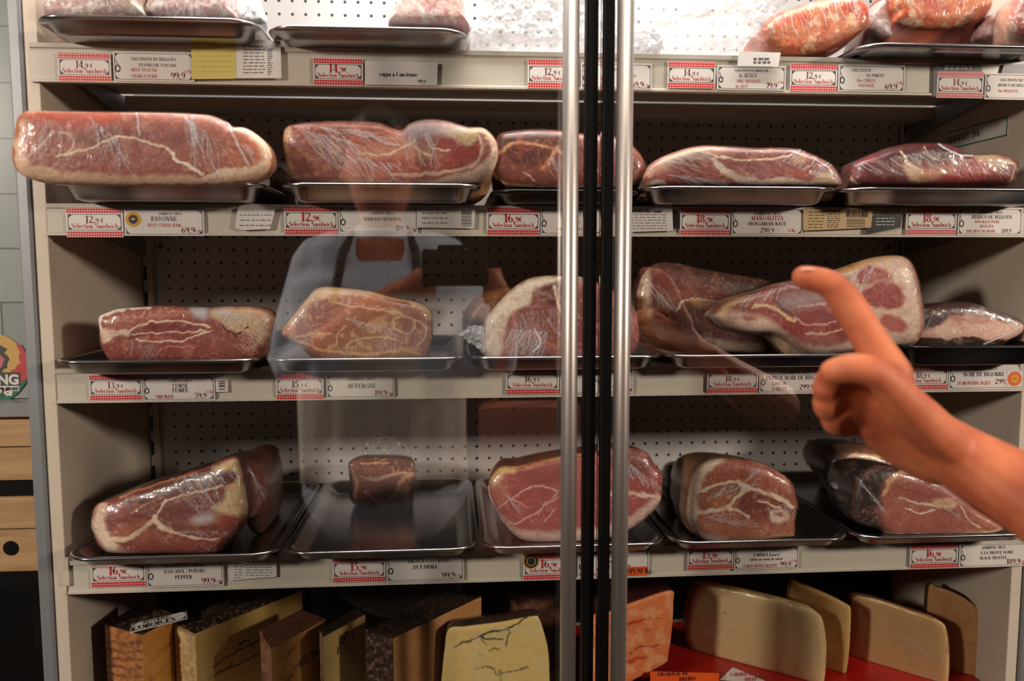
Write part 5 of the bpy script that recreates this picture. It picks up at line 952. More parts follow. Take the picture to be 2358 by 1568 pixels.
# ---- fourth shelf
fy = SH[4]+.0014
item('cured_ham', 'pepper-crusted bone-in ham leaning on its side, fourth shelf far left', 'ham', 7,
 [(545, 660), (550, 600), (565, 550), (600, 520), (700, 480), (800, 440), (950, 395), (1100, 345), (1200, 320), (1280, 280), (1350, 256), (1390, 262), (1410, 310), (1430, 380), (1445, 480), (1455, 570), (1440, 640), (1380, 710), (1320, 770), (1260, 815), (1000, 820), (700, 820), (620, 800), (580, 750), (560, 700)],
 -0.298, 0.13, (146, 64, 46), [
 ('P', (232, 208, 186), 14, [(545, 660), (550, 590), (580, 530), (625, 540), (610, 620), (640, 700), (680, 770), (760, 815), (640, 810), (580, 750)]), ('P', (96, 40, 30), 20, [(700, 500), (950, 420), (1200, 340), (1340, 300), (1380, 380), (1250, 440), (1100, 470), (900, 520), (760, 540)], .75),
 ('P', (172, 92, 56), 14, [(660, 720), (680, 670), (760, 640), (850, 620), (820, 670), (740, 730), (680, 755)]), ('P', (138, 66, 56), 18, [(920, 600), (1000, 530), (1140, 510), (1280, 560), (1180, 620), (1000, 670), (930, 640)], .8), ('P', (166, 80, 60), 20, [(830, 680), (900, 680), (1080, 720), (1240, 770), (1100, 815), (700, 815), (760, 760)], .8), ('P', (170, 74, 54), 16, [(1260, 600), (1400, 590), (1430, 650), (1320, 740), (1260, 740), (1280, 690)], .9),
 ('L', (232, 204, 176), 14, [(640, 740), (740, 740), (830, 680), (900, 630), (930, 660), (1000, 690)]), ('L', FAT, 13, [(910, 600), (900, 640), (940, 660)]), ('L', FAT, 6, [(920, 590), (980, 510), (1060, 490), (1180, 460), (1300, 430)]), ('L', FAT, 6, [(1000, 690), (1080, 720), (1180, 740), (1280, 735)]), ('L', (206, 150, 120), 5, [(760, 590), (840, 540), (960, 500)]),
 ('P', (226, 196, 148), 14, [(1240, 330), (1370, 270), (1400, 330), (1440, 480), (1450, 580), (1400, 600), (1290, 590), (1230, 560), (1300, 520), (1320, 450), (1390, 380), (1340, 340)]), ('P', (186, 140, 110), 14, [(1120, 640), (1240, 570), (1300, 590), (1260, 640), (1140, 660)], .8), ('P', (176, 110, 90), 10, [(1140, 600), (1220, 600), (1200, 640), (1130, 650)]), ('L', (96, 50, 30), 10, [(600, 520), (700, 482), (800, 442), (950, 395), (1100, 345)]), ('L', (196, 130, 80), 7, [(700, 495), (800, 455), (950, 408), (1150, 345)]), ('V', FAT, 40, .035, .6), ('N', (190, 110, 76), 50, .6, .5)],
 side=(104, 62, 38), bulge=.016, seed=31, floor=fy, slope=(-.18, .12), wcol=.35, wrap=[('S', (255, 246, 214), 34, (1030, 380, 1240, 340), (150, 190), 4, .75), ('S', (255, 246, 214), 20, (1020, 400, 1140, 560), (80, 100), 3, .6), ('S', (255, 246, 214), 16, (1250, 360, 1360, 330), (60, 70), 3, .6), ('P', W0, 20, [(1120, 620), (1220, 590), (1240, 630), (1160, 650)], .5), ('S', W0, 44, (960, 690, 1340, 700), (90, 20), 3, .4)])
item('cured_ham', 'purplish film-wrapped ham end right behind the pepper-crusted ham, fourth shelf', 'ham', 7,
 [(1380, 270), (1440, 262), (1520, 300), (1560, 380), (1572, 450), (1556, 530), (1520, 580), (1470, 600), (1420, 560), (1400, 400)], -0.255, 0.12, (132, 70, 64), [('P', (160, 78, 70), 20, [(1450, 480), (1540, 500), (1520, 570), (1460, 580)], .7), ('N', (176, 130, 120), 40, .55, .6)], side=(120, 70, 56), floor=fy, bulge=.03, seed=32, NP=200, R=26, back=(.05, 0), wcol=.7, wrap=[('S', W0, 40, (1440, 290, 1540, 500), (30, 60), 4, .45)])
item('coppa_piece', 'small square marbled coppa piece alone in the near-empty tray, fourth shelf', 'coppa', 8,
 [(518, 290), (560, 268), (640, 262), (760, 262), (860, 270), (898, 290), (906, 350), (896, 450), (888, 540), (870, 556), (760, 562), (640, 566), (560, 540), (526, 500), (522, 400), (516, 330)],
 -0.118, 0.08, (150, 76, 58), [('L', (220, 168, 136), 12, [(530, 330), (560, 400), (550, 480), (540, 540)]), ('L', (220, 168, 136), 14, [(890, 370), (840, 380), (800, 440), (770, 500), (720, 540)]), ('L', (224, 176, 144), 14, [(620, 470), (680, 520), (780, 540), (800, 480)]), ('P', (120, 56, 40), 14, [(800, 480), (870, 450), (880, 530), (820, 550)], .8), ('L', (220, 168, 136), 8, [(590, 370), (680, 390), (800, 350), (890, 360)]), ('L', (226, 180, 140), 8, [(540, 540), (640, 560), (870, 552)]), ('P', (106, 62, 48), 14, [(600, 285), (820, 270), (880, 320), (700, 320)], .6), ('L', (220, 168, 136), 6, [(590, 300), (650, 300), (740, 290)]), ('V', FATY, 34, .04, .7), ('N', (190, 120, 90), 30, .58, .5)],
 side=(110, 62, 48), bulge=.01, seed=33, floor=fy, pw=8, spine=.3, NP=300, R=40, wcol=.35, wrap=[('S', W0, 20, (560, 400, 840, 360), (100, -20), 4, .35)],
 tails=[(8, [(620, 262), (600, 200), (640, 160), (700, 150), (800, 155), (850, 180), (880, 230), (860, 268), (740, 255)], -0.10, .03, 'wrap')])
item('cured_ham', 'rosy ham half with a golden fat tip crossing behind both door handles, fourth shelf', 'ham', 8,
 [(1330, 430), (1340, 380), (1380, 330), (1420, 312), (1500, 310), (1580, 290), (1700, 262), (1800, 245), (1950, 225), (2100, 200), (2240, 225), (2300, 300), (2345, 360), (2340, 450), (2330, 520), (2260, 600), (2150, 680), (2020, 735), (1900, 752), (1700, 756), (1560, 750), (1480, 710), (1420, 640), (1390, 580), (1340, 500)],
 -0.283, 0.13, (178, 84, 84), [
 ('P', (238, 206, 196), 16, [(1390, 570), (1440, 640), (1500, 680), (1620, 695), (1800, 690), (2000, 660), (2180, 600), (2320, 480), (2330, 530), (2150, 690), (1900, 756), (1560, 752), (1440, 670)]), ('P', (232, 196, 124), 12, [(1345, 400), (1380, 330), (1430, 312), (1510, 312), (1490, 345), (1420, 360), (1390, 420), (1350, 450)]), ('L', (196, 130, 60), 6, [(1500, 312), (1600, 288), (1740, 258)]), ('L', (222, 160, 90), 8, [(1500, 325), (1620, 300), (1740, 268), (1900, 240)]),
 ('P', (196, 118, 96), 18, [(1345, 440), (1420, 380), (1460, 500), (1400, 560), (1350, 500)], .8), ('P', (150, 66, 60), 20, [(1500, 350), (1740, 300), (1740, 420), (1600, 420)], .6), ('P', (130, 70, 60), 14, [(2040, 240), (2200, 230), (2290, 310), (2200, 360), (2080, 330)], .8), ('P', (206, 150, 130), 10, [(2060, 330), (2150, 340), (2120, 400), (2040, 380)], .7),
 ('L', (230, 186, 180), 6, [(1380, 570), (1440, 520), (1540, 460), (1640, 430), (1740, 460)]), ('L', (230, 186, 180), 5, [(1400, 620), (1480, 650), (1600, 590), (1700, 520), (1740, 500)]), ('L', (230, 186, 180), 4, [(1620, 600), (1660, 540), (1740, 470)]), ('L', (230, 186, 180), 4, [(1660, 640), (1700, 590), (1720, 560)]), ('L', (230, 186, 180), 4, [(1420, 480), (1500, 520), (1560, 560)]), ('L', FAT, 12, [(2050, 480), (2150, 470), (2280, 490), (2330, 500)]), ('V', (226, 170, 170), 60, .03, .8), ('N', (204, 120, 110), 80, .6, .4)],
 side=(150, 92, 64), bulge=.016, seed=34, floor=fy, NP=440, wcol=.35, wrap=[('S', W0, 30, (1360, 380, 1500, 560), (60, 60), 3, .4), ('S', W0, 60, (2060, 230, 2320, 420), (40, 90), 5, .6), ('S', W0, 20, (1560, 460, 1740, 640), (60, 10), 2, .4), ('L', W0, 5, [(1335, 430), (1345, 500), (1420, 640)], .6)])
item('cured_ham', 'upright bone-in ham half with white fat rim in streaky film, fourth shelf', 'ham', 9,
 [(536, 560), (540, 480), (555, 380), (590, 300), (640, 262), (700, 246), (780, 244), (880, 256), (960, 280), (1020, 310), (1080, 350), (1112, 395), (1120, 440), (1132, 490), (1120, 540), (1116, 600), (1114, 652), (1080, 668), (900, 684), (760, 694), (680, 700), (620, 680), (580, 650), (560, 610)],
 -0.296, 0.13, (166, 92, 68), [
 ('P', (236, 216, 196), 14, [(536, 560), (540, 470), (560, 370), (600, 290), (680, 250), (750, 246), (700, 290), (640, 340), (610, 420), (600, 520), (600, 600), (640, 660), (700, 698), (620, 680), (570, 630)]), ('L', (226, 184, 140), 9, [(620, 680), (760, 692), (900, 680), (1110, 655)]), ('P', (172, 80, 52), 16, [(700, 290), (800, 250), (960, 285), (1080, 360), (1110, 420), (1000, 430), (900, 410), (760, 360), (640, 400)], .75),
 ('P', (164, 98, 66), 14, [(600, 430), (720, 370), (830, 360), (860, 410), (790, 430), (660, 500), (610, 500)], .8), ('P', (134, 60, 52), 16, [(830, 470), (900, 420), (1040, 470), (1110, 510), (1060, 570), (900, 570), (820, 530)], .85), ('P', (186, 110, 80), 20, [(610, 560), (760, 540), (900, 590), (1110, 610), (1110, 650), (760, 690), (620, 640)], .8),
 ('L', (236, 214, 196), 8, [(600, 430), (700, 390), (820, 365)]), ('L', (236, 214, 196), 11, [(860, 405), (800, 470), (760, 510), (600, 540)]), ('L', (236, 214, 196), 13, [(830, 380), (870, 405), (960, 430), (1060, 470), (1110, 510)]), ('L', (236, 214, 196), 9, [(780, 515), (830, 540), (870, 565)]), ('P', (232, 208, 184), 8, [(990, 540), (1030, 520), (1080, 535), (1090, 570), (1050, 590), (1000, 580)], .9), ('P', (150, 80, 64), 6, [(1010, 545), (1040, 535), (1060, 550), (1040, 565)]), ('L', FAT, 7, [(930, 480), (980, 490), (1040, 510)]), ('L', (200, 130, 90), 8, [(860, 250), (1000, 300), (1090, 370)]), ('V', FAT, 40, .03, .5), ('N', (200, 130, 92), 60, .6, .5)],
 side=(150, 110, 76), bulge=.014, seed=35, floor=fy, pw=7, spine=.35, back=(-.10, 0), NP=400, wcol=.35, wrap=[('S', W0, 36, (640, 470, 880, 400), (90, -60), 3, .6), ('S', W0, 30, (620, 560, 900, 620), (140, -10), 3, .4), ('S', W0, 14, (820, 400, 900, 340), (60, -60), 3, .7), ('S', W0, 30, (960, 520, 1100, 480), (40, 90), 3, .5), ('P', W0, 14, [(640, 655), (760, 680), (700, 696), (630, 680)], .3)])
item('wrapped_shank', 'dark knobbly wrapped shank end left of the upright ham half, fourth shelf', 'ham', 9,
 [(404, 400), (420, 320), (470, 280), (540, 290), (590, 320), (560, 420), (530, 460), (480, 470), (420, 450)], -0.10, 0.05, (84, 52, 44), [('N', (140, 100, 84), 26, .52, .7)], side=(70, 44, 36), floor=None, seed=36, bulge=.03, NP=160, R=22, bumpy=.002, wcol=.8, wrap=[('S', W0, 20, (440, 320, 560, 400), (30, 40), 3, .5)])
item('cured_ham', 'round ham end with black mouldy rind at the back of the rightmost tray, fourth shelf', 'ham', 9,
 [(1250, 300), (1270, 220), (1320, 170), (1420, 160), (1560, 190), (1660, 250), (1700, 320), (1680, 420), (1600, 480), (1480, 500), (1380, 490), (1340, 420), (1290, 370)], -0.145, 0.10, (150, 92, 60), [('P', (78, 60, 46), 30, [(1250, 300), (1290, 190), (1420, 160), (1480, 200), (1390, 230), (1360, 330), (1340, 400)], .9), ('L', (222, 180, 120), 14, [(1380, 290), (1420, 240), (1500, 232), (1640, 240)]), ('P', (170, 66, 44), 14, [(1400, 370), (1430, 280), (1520, 260), (1640, 260), (1600, 300), (1480, 300)], .9), ('P', (150, 60, 44), 12, [(1360, 440), (1420, 420), (1430, 490), (1380, 490)], .8), ('N', (50, 40, 34), 40, .58, .5)], side=(70, 54, 44), floor=fy, bulge=.03, seed=37, NP=260, R=30, wcol=.3, wrap=[('S', W0, 20, (1290, 220, 1360, 320), (40, 40), 3, .5)])
item('cured_ham', 'ham half with black mould rind and wide rosy cut face, front of the rightmost tray', 'ham', 9,
 [(1430, 560), (1425, 480), (1440, 400), (1470, 330), (1540, 290), (1620, 285), (1740, 310), (1880, 350), (1990, 430), (2080, 510), (2160, 560), (2258, 622), (2250, 640), (2100, 655), (1900, 664), (1700, 664), (1620, 658), (1560, 620), (1480, 600)],
 -0.288, 0.12, (178, 100, 84), [
 ('P', (66, 48, 42), 22, [(1430, 560), (1425, 470), (1470, 330), (1560, 285), (1740, 300), (1700, 320), (1620, 360), (1590, 440), (1580, 560), (1600, 650), (1540, 620), (1480, 600)]), ('L', (214, 170, 120), 12, [(1600, 440), (1640, 360), (1700, 325), (1780, 320)]), ('L', (228, 196, 150), 8, [(1600, 650), (1740, 660), (2000, 658), (2250, 630)]), ('P', (160, 76, 60), 20, [(1640, 400), (1720, 340), (1880, 360), (1960, 430), (1860, 480), (1720, 470)], .7),
 ('L', FAT, 6, [(1680, 460), (1760, 480), (1880, 500), (1980, 500)]), ('P', (224, 186, 150), 9, [(1870, 470), (1940, 460), (2000, 490), (1960, 520), (1890, 510)], .85), ('L', FAT, 5, [(1720, 510), (1800, 540), (1880, 520)]), ('L', FAT, 5, [(2020, 510), (2060, 580), (2120, 620)]), ('P', (96, 70, 56), 10, [(1560, 560), (1590, 480), (1600, 620), (1580, 620)], .6), ('P', (176, 92, 72), 20, [(1620, 540), (1800, 560), (2000, 580), (2100, 640), (1640, 640)], .6), ('V', LPNK, 44, .03, .5), ('N', (196, 126, 104), 60, .6, .4)],
 side=(60, 46, 42), sidelayers=[('N', (130, 110, 92), 26, .55, .7)], bulge=.014, seed=38, floor=fy, back=(-.06, .02), wcol=.3, wrap=[('S', W0, 60, (1450, 340, 1600, 520), (40, 50), 3, .5), ('S', W0, 24, (1900, 500, 2000, 560), (60, 20), 2, .4)],
 tails=[(9, [(1340, 400), (1370, 385), (1420, 400), (1445, 430), (1430, 450), (1380, 430)], -0.24, .02)])

# ---- top shelf
item('salami_chunk', 'mottled pinkish salami chunk at the left of the top shelf tray', 'salami', 1, [(310, 120), (310, 60), (360, 20), (380, -60), (420, -160), (700, -200), (900, -150), (960, -40), (940, 60), (930, 130), (600, 150), (380, 150)], -0.29, 0.12, (196, 164, 158), [('N', (236, 226, 220), 34, .5, .9), ('V', (150, 84, 84), 30, .06, .7), ('P', (226, 214, 190), 30, [(800, 20), (940, 0), (930, 80), (840, 70)], .6)], side=(190, 160, 150), mat='salami', seed=41, bulge=.02, floor=SH[1]+.0016, wcol=.5, wrap=[('S', W0, 16, (560, 0, 900, 20), (60, 70), 5, .6)], NP=260, R=34, part='salami')
item('salami_chunk', 'mottled pinkish salami chunk at the right of the top left tray', 'salami', 1, [(960, 120), (965, 40), (1000, -60), (1100, -180), (1350, -200), (1480, -80), (1520, 20), (1530, 90), (1500, 140), (1200, 150)], -0.28, 0.12, (206, 172, 170), [('N', (240, 230, 226), 30, .5, .9), ('V', (160, 100, 104), 26, .06, .6)], side=(200, 170, 160), mat='salami', seed=42, bulge=.02, floor=SH[1]+.0016, wcol=.6, wrap=[('S', W0, 16, (1000, 0, 1300, 40), (20, 90), 10, .6)], NP=260, R=34, part='salami')
item('plastic_sheet_bag', 'translucent milky bag leaning at the right end of the first top tray', 'bag', 1, [(1480, 120), (1500, 0), (1490, -180), (1640, -190), (1680, 0), (1700, 60), (1720, 150), (1600, 160)], -0.255, 0.04, (250, 250, 250), [('P', (110, 110, 110), 5, [(0, 0), (1, 0), (1, 1)])], mat='white_bag', floor=SH[1]+.0016, seed=43, rough=.003, NP=160, R=20)
item('wrapped_ham_end', 'pale wrapped ham end standing in the second tray of the top shelf', 'ham', 2, [(845, 180), (840, 120), (870, 50), (920, -20), (1000, -140), (1200, -150), (1290, -30), (1310, 60), (1320, 150), (1340, 190), (1100, 200)], -0.27, 0.10, (214, 160, 158), [('P', (236, 216, 210), 30, [(850, 180), (870, 60), (950, -10), (980, 60), (940, 120), (900, 190)], .9), ('P', (196, 120, 122), 30, [(1080, 0), (1200, -20), (1240, 80), (1120, 100)], .6), ('L', (240, 226, 220), 14, [(960, -20), (1040, 60), (1060, 160)]), ('N', (236, 210, 204), 40, .5, .8), ('V', (240, 226, 220), 40, .05, .7)], side=(210, 170, 160), seed=44, bulge=.02, floor=SH[1]+.0016, wcol=1.0, wrap=[('S', W0, 40, (900, 20, 1260, 120), (40, 70), 6, .6)], NP=260, R=34)
def bag(name, lab, z, out, Y, depth, seed, mat, val=(40, 40, 40), **kw):
    return item(name, lab, 'bag', z, out, Y, depth, val, [('N', (150, 150, 150) if mat != 'bag' else (110, 110, 110), 60, .5, .6)], side=val, mat=mat, floor=SH[1]+.0006, seed=seed, rough=.006, bumpy=.0015, warp=3, **kw)
bag('plastic_bag', 'big crumpled white film parcel left of the door handles, top shelf', 2, [(1340, 300), (1360, 200), (1420, 60), (1440, -60), (1480, -150), (1900, -190), (2260, -150), (2300, 60), (2290, 220), (2280, 330), (1900, 345), (1500, 340)], -0.272, 0.12, 51, 'white_bag', NP=360, R=60, bulge=.03)
bag('plastic_bag', 'small round film-wrapped parcel right of the door handles, top shelf', 3, [(200, 280), (205, 200), (240, 160), (310, 148), (360, 170), (395, 220), (398, 270), (370, 305), (260, 310)], -0.28, 0.06, 52, 'white_bag', NP=220, R=36, bulge=.025)
bag('plastic_bag', 'large clear plastic bag slumped beside the first chorizo, top shelf', 3, [(360, 300), (350, 200), (420, 110), (560, 30), (700, -20), (850, -30), (960, 20), (1000, 100), (980, 200), (1040, 290), (900, 320), (600, 315)], -0.265, 0.09, 53, 'bag', (60, 62, 66), NP=360, R=60, bulge=.035)
bag('plastic_bag', 'flat translucent bag with black print behind the clear bag, top shelf', 3, [(180, 110), (170, -60), (400, -150), (800, -170), (1100, -120), (1050, 30), (700, 90), (480, 100), (350, 120)], -0.15, 0.06, 54, 'bag', (90, 94, 98), NP=260, R=40, bulge=.02)
CH = (206, 118, 76)
def chorizo(lab, out, Y, seed, ax, slope):
    return item('chorizo_half', lab, 'chorizo', 3, out, Y, 0.12, CH, [('N', (186, 66, 30), 50, .5, .9), ('N', (232, 186, 150), 42, .56, .95), ('V', (226, 120, 60), 26, .07, .8), ('L', (170, 60, 30), 8, ax)], side=(170, 76, 40), mat='salami', seed=seed, bulge=.016, slope=slope, floor=SH[1]+.0016, wcol=.4,
     wrap=[('S', (255, 236, 226), 60, (ax[0][0]+60, ax[0][1]-150, ax[-1][0]-40, ax[-1][1]-200), (40, 110), 3, .6)], NP=320, R=44, part='sausage')
chorizo('orange marbled chorizo half lying on the top shelf right of the clear bag', [(945, 200), (950, 150), (990, 100), (1060, 65), (1200, 20), (1320, -5), (1430, -4), (1490, 30), (1510, 90), (1500, 150), (1450, 200), (1380, 240), (1280, 280), (1150, 305), (1060, 312), (980, 270), (950, 240)], -0.285, 61, [(960, 250), (1060, 305), (1250, 285), (1480, 170)], (0, 0))
chorizo('orange marbled chorizo half resting in the top right tray', [(1630, 40), (1640, -60), (1760, -130), (1960, -140), (2120, -80), (2165, 10), (2160, 60), (2120, 110), (2040, 150), (1900, 165), (1760, 160), (1660, 130), (1650, 80)], -0.29, 62, [(1640, 110), (1760, 160), (1960, 165), (2140, 90)], (0, 0))
item('wrapped_sausage_end', 'film-wrapped sausage end between the two chorizo halves, top shelf', 'salami', 3, [(1510, 190), (1500, 120), (1530, 50), (1580, 10), (1640, 20), (1660, 120), (1690, 200), (1600, 225)], -0.265, 0.08, (190, 150, 142), [('N', (230, 214, 206), 30, .5, .8)], side=(190, 150, 140), mat='salami', seed=63, bulge=.02, floor=SH[1]+.0016, wcol=1.2, wrap=[('S', W0, 40, (1530, 60, 1640, 150), (20, 60), 3, .7)], NP=180, R=26, part='sausage')
item('salami_chunk', 'pale pink salami chunk at the back of the top right tray', 'salami', 3, [(2060, 220), (2080, 130), (2140, 90), (2200, 90), (2260, 130), (2272, 200), (2250, 230), (2120, 235)], -0.275, 0.05, (214, 160, 156), [('N', (236, 216, 210), 26, .5, .9)], side=(210, 170, 160), mat='salami', seed=64, bulge=.02, floor=SH[1]+.0016, wcol=.5, wrap=[('S', W0, 30, (2100, 110, 2240, 160), (-10, 60), 3, .6)], NP=200, R=26, part='salami')
item('salami_chunk', 'salami cut off by the top right corner of the photo', 'salami', 3, [(2270, 150), (2280, 60), (2330, -20), (2420, -40), (2480, 60), (2470, 180), (2400, 225), (2320, 205)], -0.335, 0.05, (180, 96, 84), [('N', (226, 200, 190), 26, .52, .9), ('L', (206, 170, 140), 8, [(2275, 130), (2300, 180), (2360, 210)])], side=(190, 140, 120), mat='salami', seed=65, bulge=.016, floor=SH[1]+.0016, wcol=.4, wrap=[('S', W0, 16, (2300, 30, 2400, 60), (10, 90), 3, .5)], NP=200, R=26, part='salami')
# ================================================================ cheeses on the bottom shelf
CY = (230, 190, 112)
def wedge(lab, z, top, zt, faces, topcol, toplay=(), seed=70, base=CY, group=None, kindname='cheese_wedge'):
    """top: corner points of the upper surface as seen, on the plane z=zt; faces: per side (colour, layers) from corner i to i+1; stands on the shelf"""
    P = [atZ(a, b_, zt) for a, b_ in zc(z, top)]; zb = OZ+FLOOR5-0.0009
    P = np.array(P); n = len(P); cen = P.mean(0)
    loc = (cen[0], cen[1], zb); e = empty(kindname, loc); tag(e, lab, 'cheese', group)
    def patch(A, B, C_, D_, nu, nv):
        u = np.linspace(0, 1, nu)[None, :, None]; v = np.linspace(0, 1, nv)[:, None, None]
        G = (A*(1-u)+B*u)*(1-v)+(D_*(1-u)+C_*u)*v
        idx = np.arange(nu*nv).reshape(nv, nu); F = np.stack([idx[:-1, :-1], idx[1:, :-1], idx[1:, 1:], idx[:-1, 1:]], -1).reshape(-1, 4)
        return G.reshape(-1, 3), F
    groups = {'paste': [], 'rind': []}
    for i in range(n):
        col, lay, kind = faces[i]
        A, B = P[i], P[(i+1) % n]; nu = max(4, int(np.linalg.norm(A-B)/.0016)); G, F = patch(A, B, np.array([B[0], B[1], zb]), np.array([A[0], A[1], zb]), nu, 64)
        px, py = project(G); c = paint(px, py, lay, z, col, seed+i, 4.0)
        nrm = np.cross(B-A, [0, 0, 1.0]); nrm /= np.linalg.norm(nrm)+1e-9
        t = np.tile(np.linspace(0, 1, nu), 64); v = np.repeat(np.linspace(0, 1, 64), nu); ed = np.minimum(1, np.minimum(np.minimum(t, 1-t)*14, np.minimum(v, 1-v)*20))
        if kind == 'rind': G = G+nrm[None]*(((fbm(px/8, py/8, seed+9)-.5)*.004)*ed)[:, None]
        groups[kind].append((G, F, c))
    # upper surface, then the underside
    G, F = patch(P[0], P[1], P[2], P[3] if n > 3 else P[2], 90, 90); px, py = project(G)
    groups['rind'].append((G, F, paint(px, py, list(toplay), z, topcol, seed+20, 4.0)))
    Pb = P.copy(); Pb[:, 2] = zb; G, F = patch(Pb[0], Pb[1], Pb[2], Pb[3] if n > 3 else Pb[2], 3, 3); groups['rind'].append((G, F[:, ::-1], np.tile(lin(topcol), (len(G), 1))))
    for kind, nm in (('paste', 'cut_face'), ('rind', 'rind')):
        if not groups[kind]: continue
        V = []; Fs = []; C = []; b0 = 0
        for G, F, c in groups[kind]: V.append(G); Fs.append(F+b0); C.append(c); b0 += len(G)
        me = np_mesh(nm, np.vstack(V)-np.array(loc), np.vstack(Fs)); set_col(me, np.vstack(C)); o = link(nm, me, M['cheese' if kind == 'paste' else 'salami'], smooth=False); o.parent = e
    return e
RB = (70, 48, 34); DKT = (44, 34, 28)
wedge('orange-brown ridged cheese wedge at the far left of the bottom shelf', 7, [(612, 1238), (830, 1300), (1050, 1185), (830, 1110)], -0.492,
 [((176, 116, 66), [('N', (128, 76, 46), 30, .5, .8)]+[('L', (110, 66, 40), 9, [(630, 1330+k*48), (720, 1350+k*48), (830, 1345+k*48)], .8) for k in range(7)], 'rind'), ((206, 144, 70), [('L', (140, 90, 50), 8, [(860, 1480), (930, 1400), (1010, 1330)], .6), ('L', (130, 84, 50), 8, [(880, 1560), (950, 1500), (1010, 1440)], .6), ('N', (224, 170, 90), 80, .55, .5)], 'paste'), (CY, [], 'paste'), (RB, [], 'rind')], DKT, [('N', (96, 74, 54), 20, .55, .7)], 71)
wedge('tall yellow cheese wedge with dark blue-green veins, second on the bottom shelf', 7, [(1018, 1230), (1140, 1292), (1765, 1040), (1500, 1010)], -0.497,
 [((206, 176, 128), [('P', (90, 66, 48), 16, [(1010, 1200), (1150, 1260), (1140, 1300), (1060, 1280), (1015, 1260)], .8), ('N', (170, 130, 90), 60, .56, .6)], 'rind'), (CY, [('L', (34, 40, 40), 5, [(1250, 1490), (1300, 1440), (1360, 1410), (1420, 1380), (1470, 1350), (1520, 1335)]), ('L', (34, 40, 40), 5, [(1220, 1560), (1290, 1510), (1380, 1480), (1450, 1440), (1520, 1410)]), ('L', (34, 40, 40), 5, [(1400, 1365), (1440, 1330), (1480, 1370)]), ('L', (60, 60, 50), 4, [(1340, 1490), (1360, 1460)]), ('N', (232, 204, 140), 120, .55, .5)], 'paste'), (CY, [], 'paste'), (RB, [], 'rind')], DKT, [('N', (140, 110, 76), 14, .56, .8), ('P', (36, 28, 22), 30, [(1200, 1200), (1700, 1020), (1500, 1000), (1100, 1180)], .6)], 72)
wedge('brown-rinded cheese wedge with marbled cut face, third on the bottom shelf', 8, [(-4, 1270), (62, 1385), (380, 1205), (240, 1150)], -0.500,
 [((150, 106, 84), [('N', (96, 64, 50), 24, .5, .7)], 'rind'), ((196, 144, 80), [('L', (110, 70, 40), 14, [(160, 1560), (240, 1470), (340, 1390)], .7), ('L', (70, 46, 34), 8, [(200, 1500), (260, 1420), (320, 1400)], .8), ('L', (110, 76, 44), 10, [(150, 1440), (200, 1370)], .7), ('N', (214, 164, 96), 60, .5, .6)], 'paste'), (CY, [], 'paste'), (RB, [], 'rind')], (104, 66, 48), [('V', (56, 34, 26), 12, .1, .9)], 73)
wedge('narrow yellow cheese wedge with short dark flecks, fourth on the bottom shelf', 8, [(344, 1268), (366, 1312), (612, 1178), (560, 1140)], -0.496,
 [((140, 104, 84), [('N', (90, 64, 50), 24, .5, .7)], 'rind'), ((214, 180, 112), [('L', (50, 44, 36), 6, [(480, 1350), (490, 1310), (500, 1280)]), ('L', (50, 44, 36), 5, [(540, 1310), (548, 1270)]), ('L', (50, 44, 36), 7, [(450, 1410), (456, 1370)]), ('L', (50, 44, 36), 5, [(545, 1360), (550, 1330)]), ('N', (224, 192, 124), 90, .5, .5)], 'paste'), (CY, [], 'paste'), (RB, [], 'rind')], DKT, [('N', (70, 52, 40), 14, .56, .8)], 74)
wedge('orange cheese wedge with black wrinkled rind in film, fifth on the bottom shelf', 8, [(612, 1282), (776, 1318), (1290, 1075), (1040, 1040)], -0.490,
 [((62, 42, 34), [('N', (130, 96, 84), 20, .56, .7), ('V', (26, 18, 14), 24, .1, .8)], 'rind'), ((204, 146, 92), [('L', (170, 110, 64), 8, [(800, 1400), (860, 1480), (960, 1540)], .4), ('N', (214, 160, 104), 90, .5, .5)], 'paste'), (CY, [], 'paste'), (RB, [], 'rind')], DKT, [('N', (80, 60, 46), 18, .56, .8)], 75)
CF = FLOOR5-.0009
def slab(lab, z, out, Y, depth, base, lay, seed, slope=(0, 0), side=RB, wrap=None, floor=CF, **kw):
    return item('cheese_wedge', lab, 'cheese', z, out, Y, depth, base, lay, side=side, mat='cheese', floor=floor, seed=seed, bulge=kw.pop('bulge', .004), pw=16, spine=.3, taper=kw.pop('taper', .97), slope=slope, NP=kw.pop('NP', 300), R=kw.pop('R', 44), rough=.0004, wrap=wrap, wcol=.15, wgrow=.0012, wrough=.001, part='cheese', tuck=.012, **kw)
VN = (52, 64, 52)
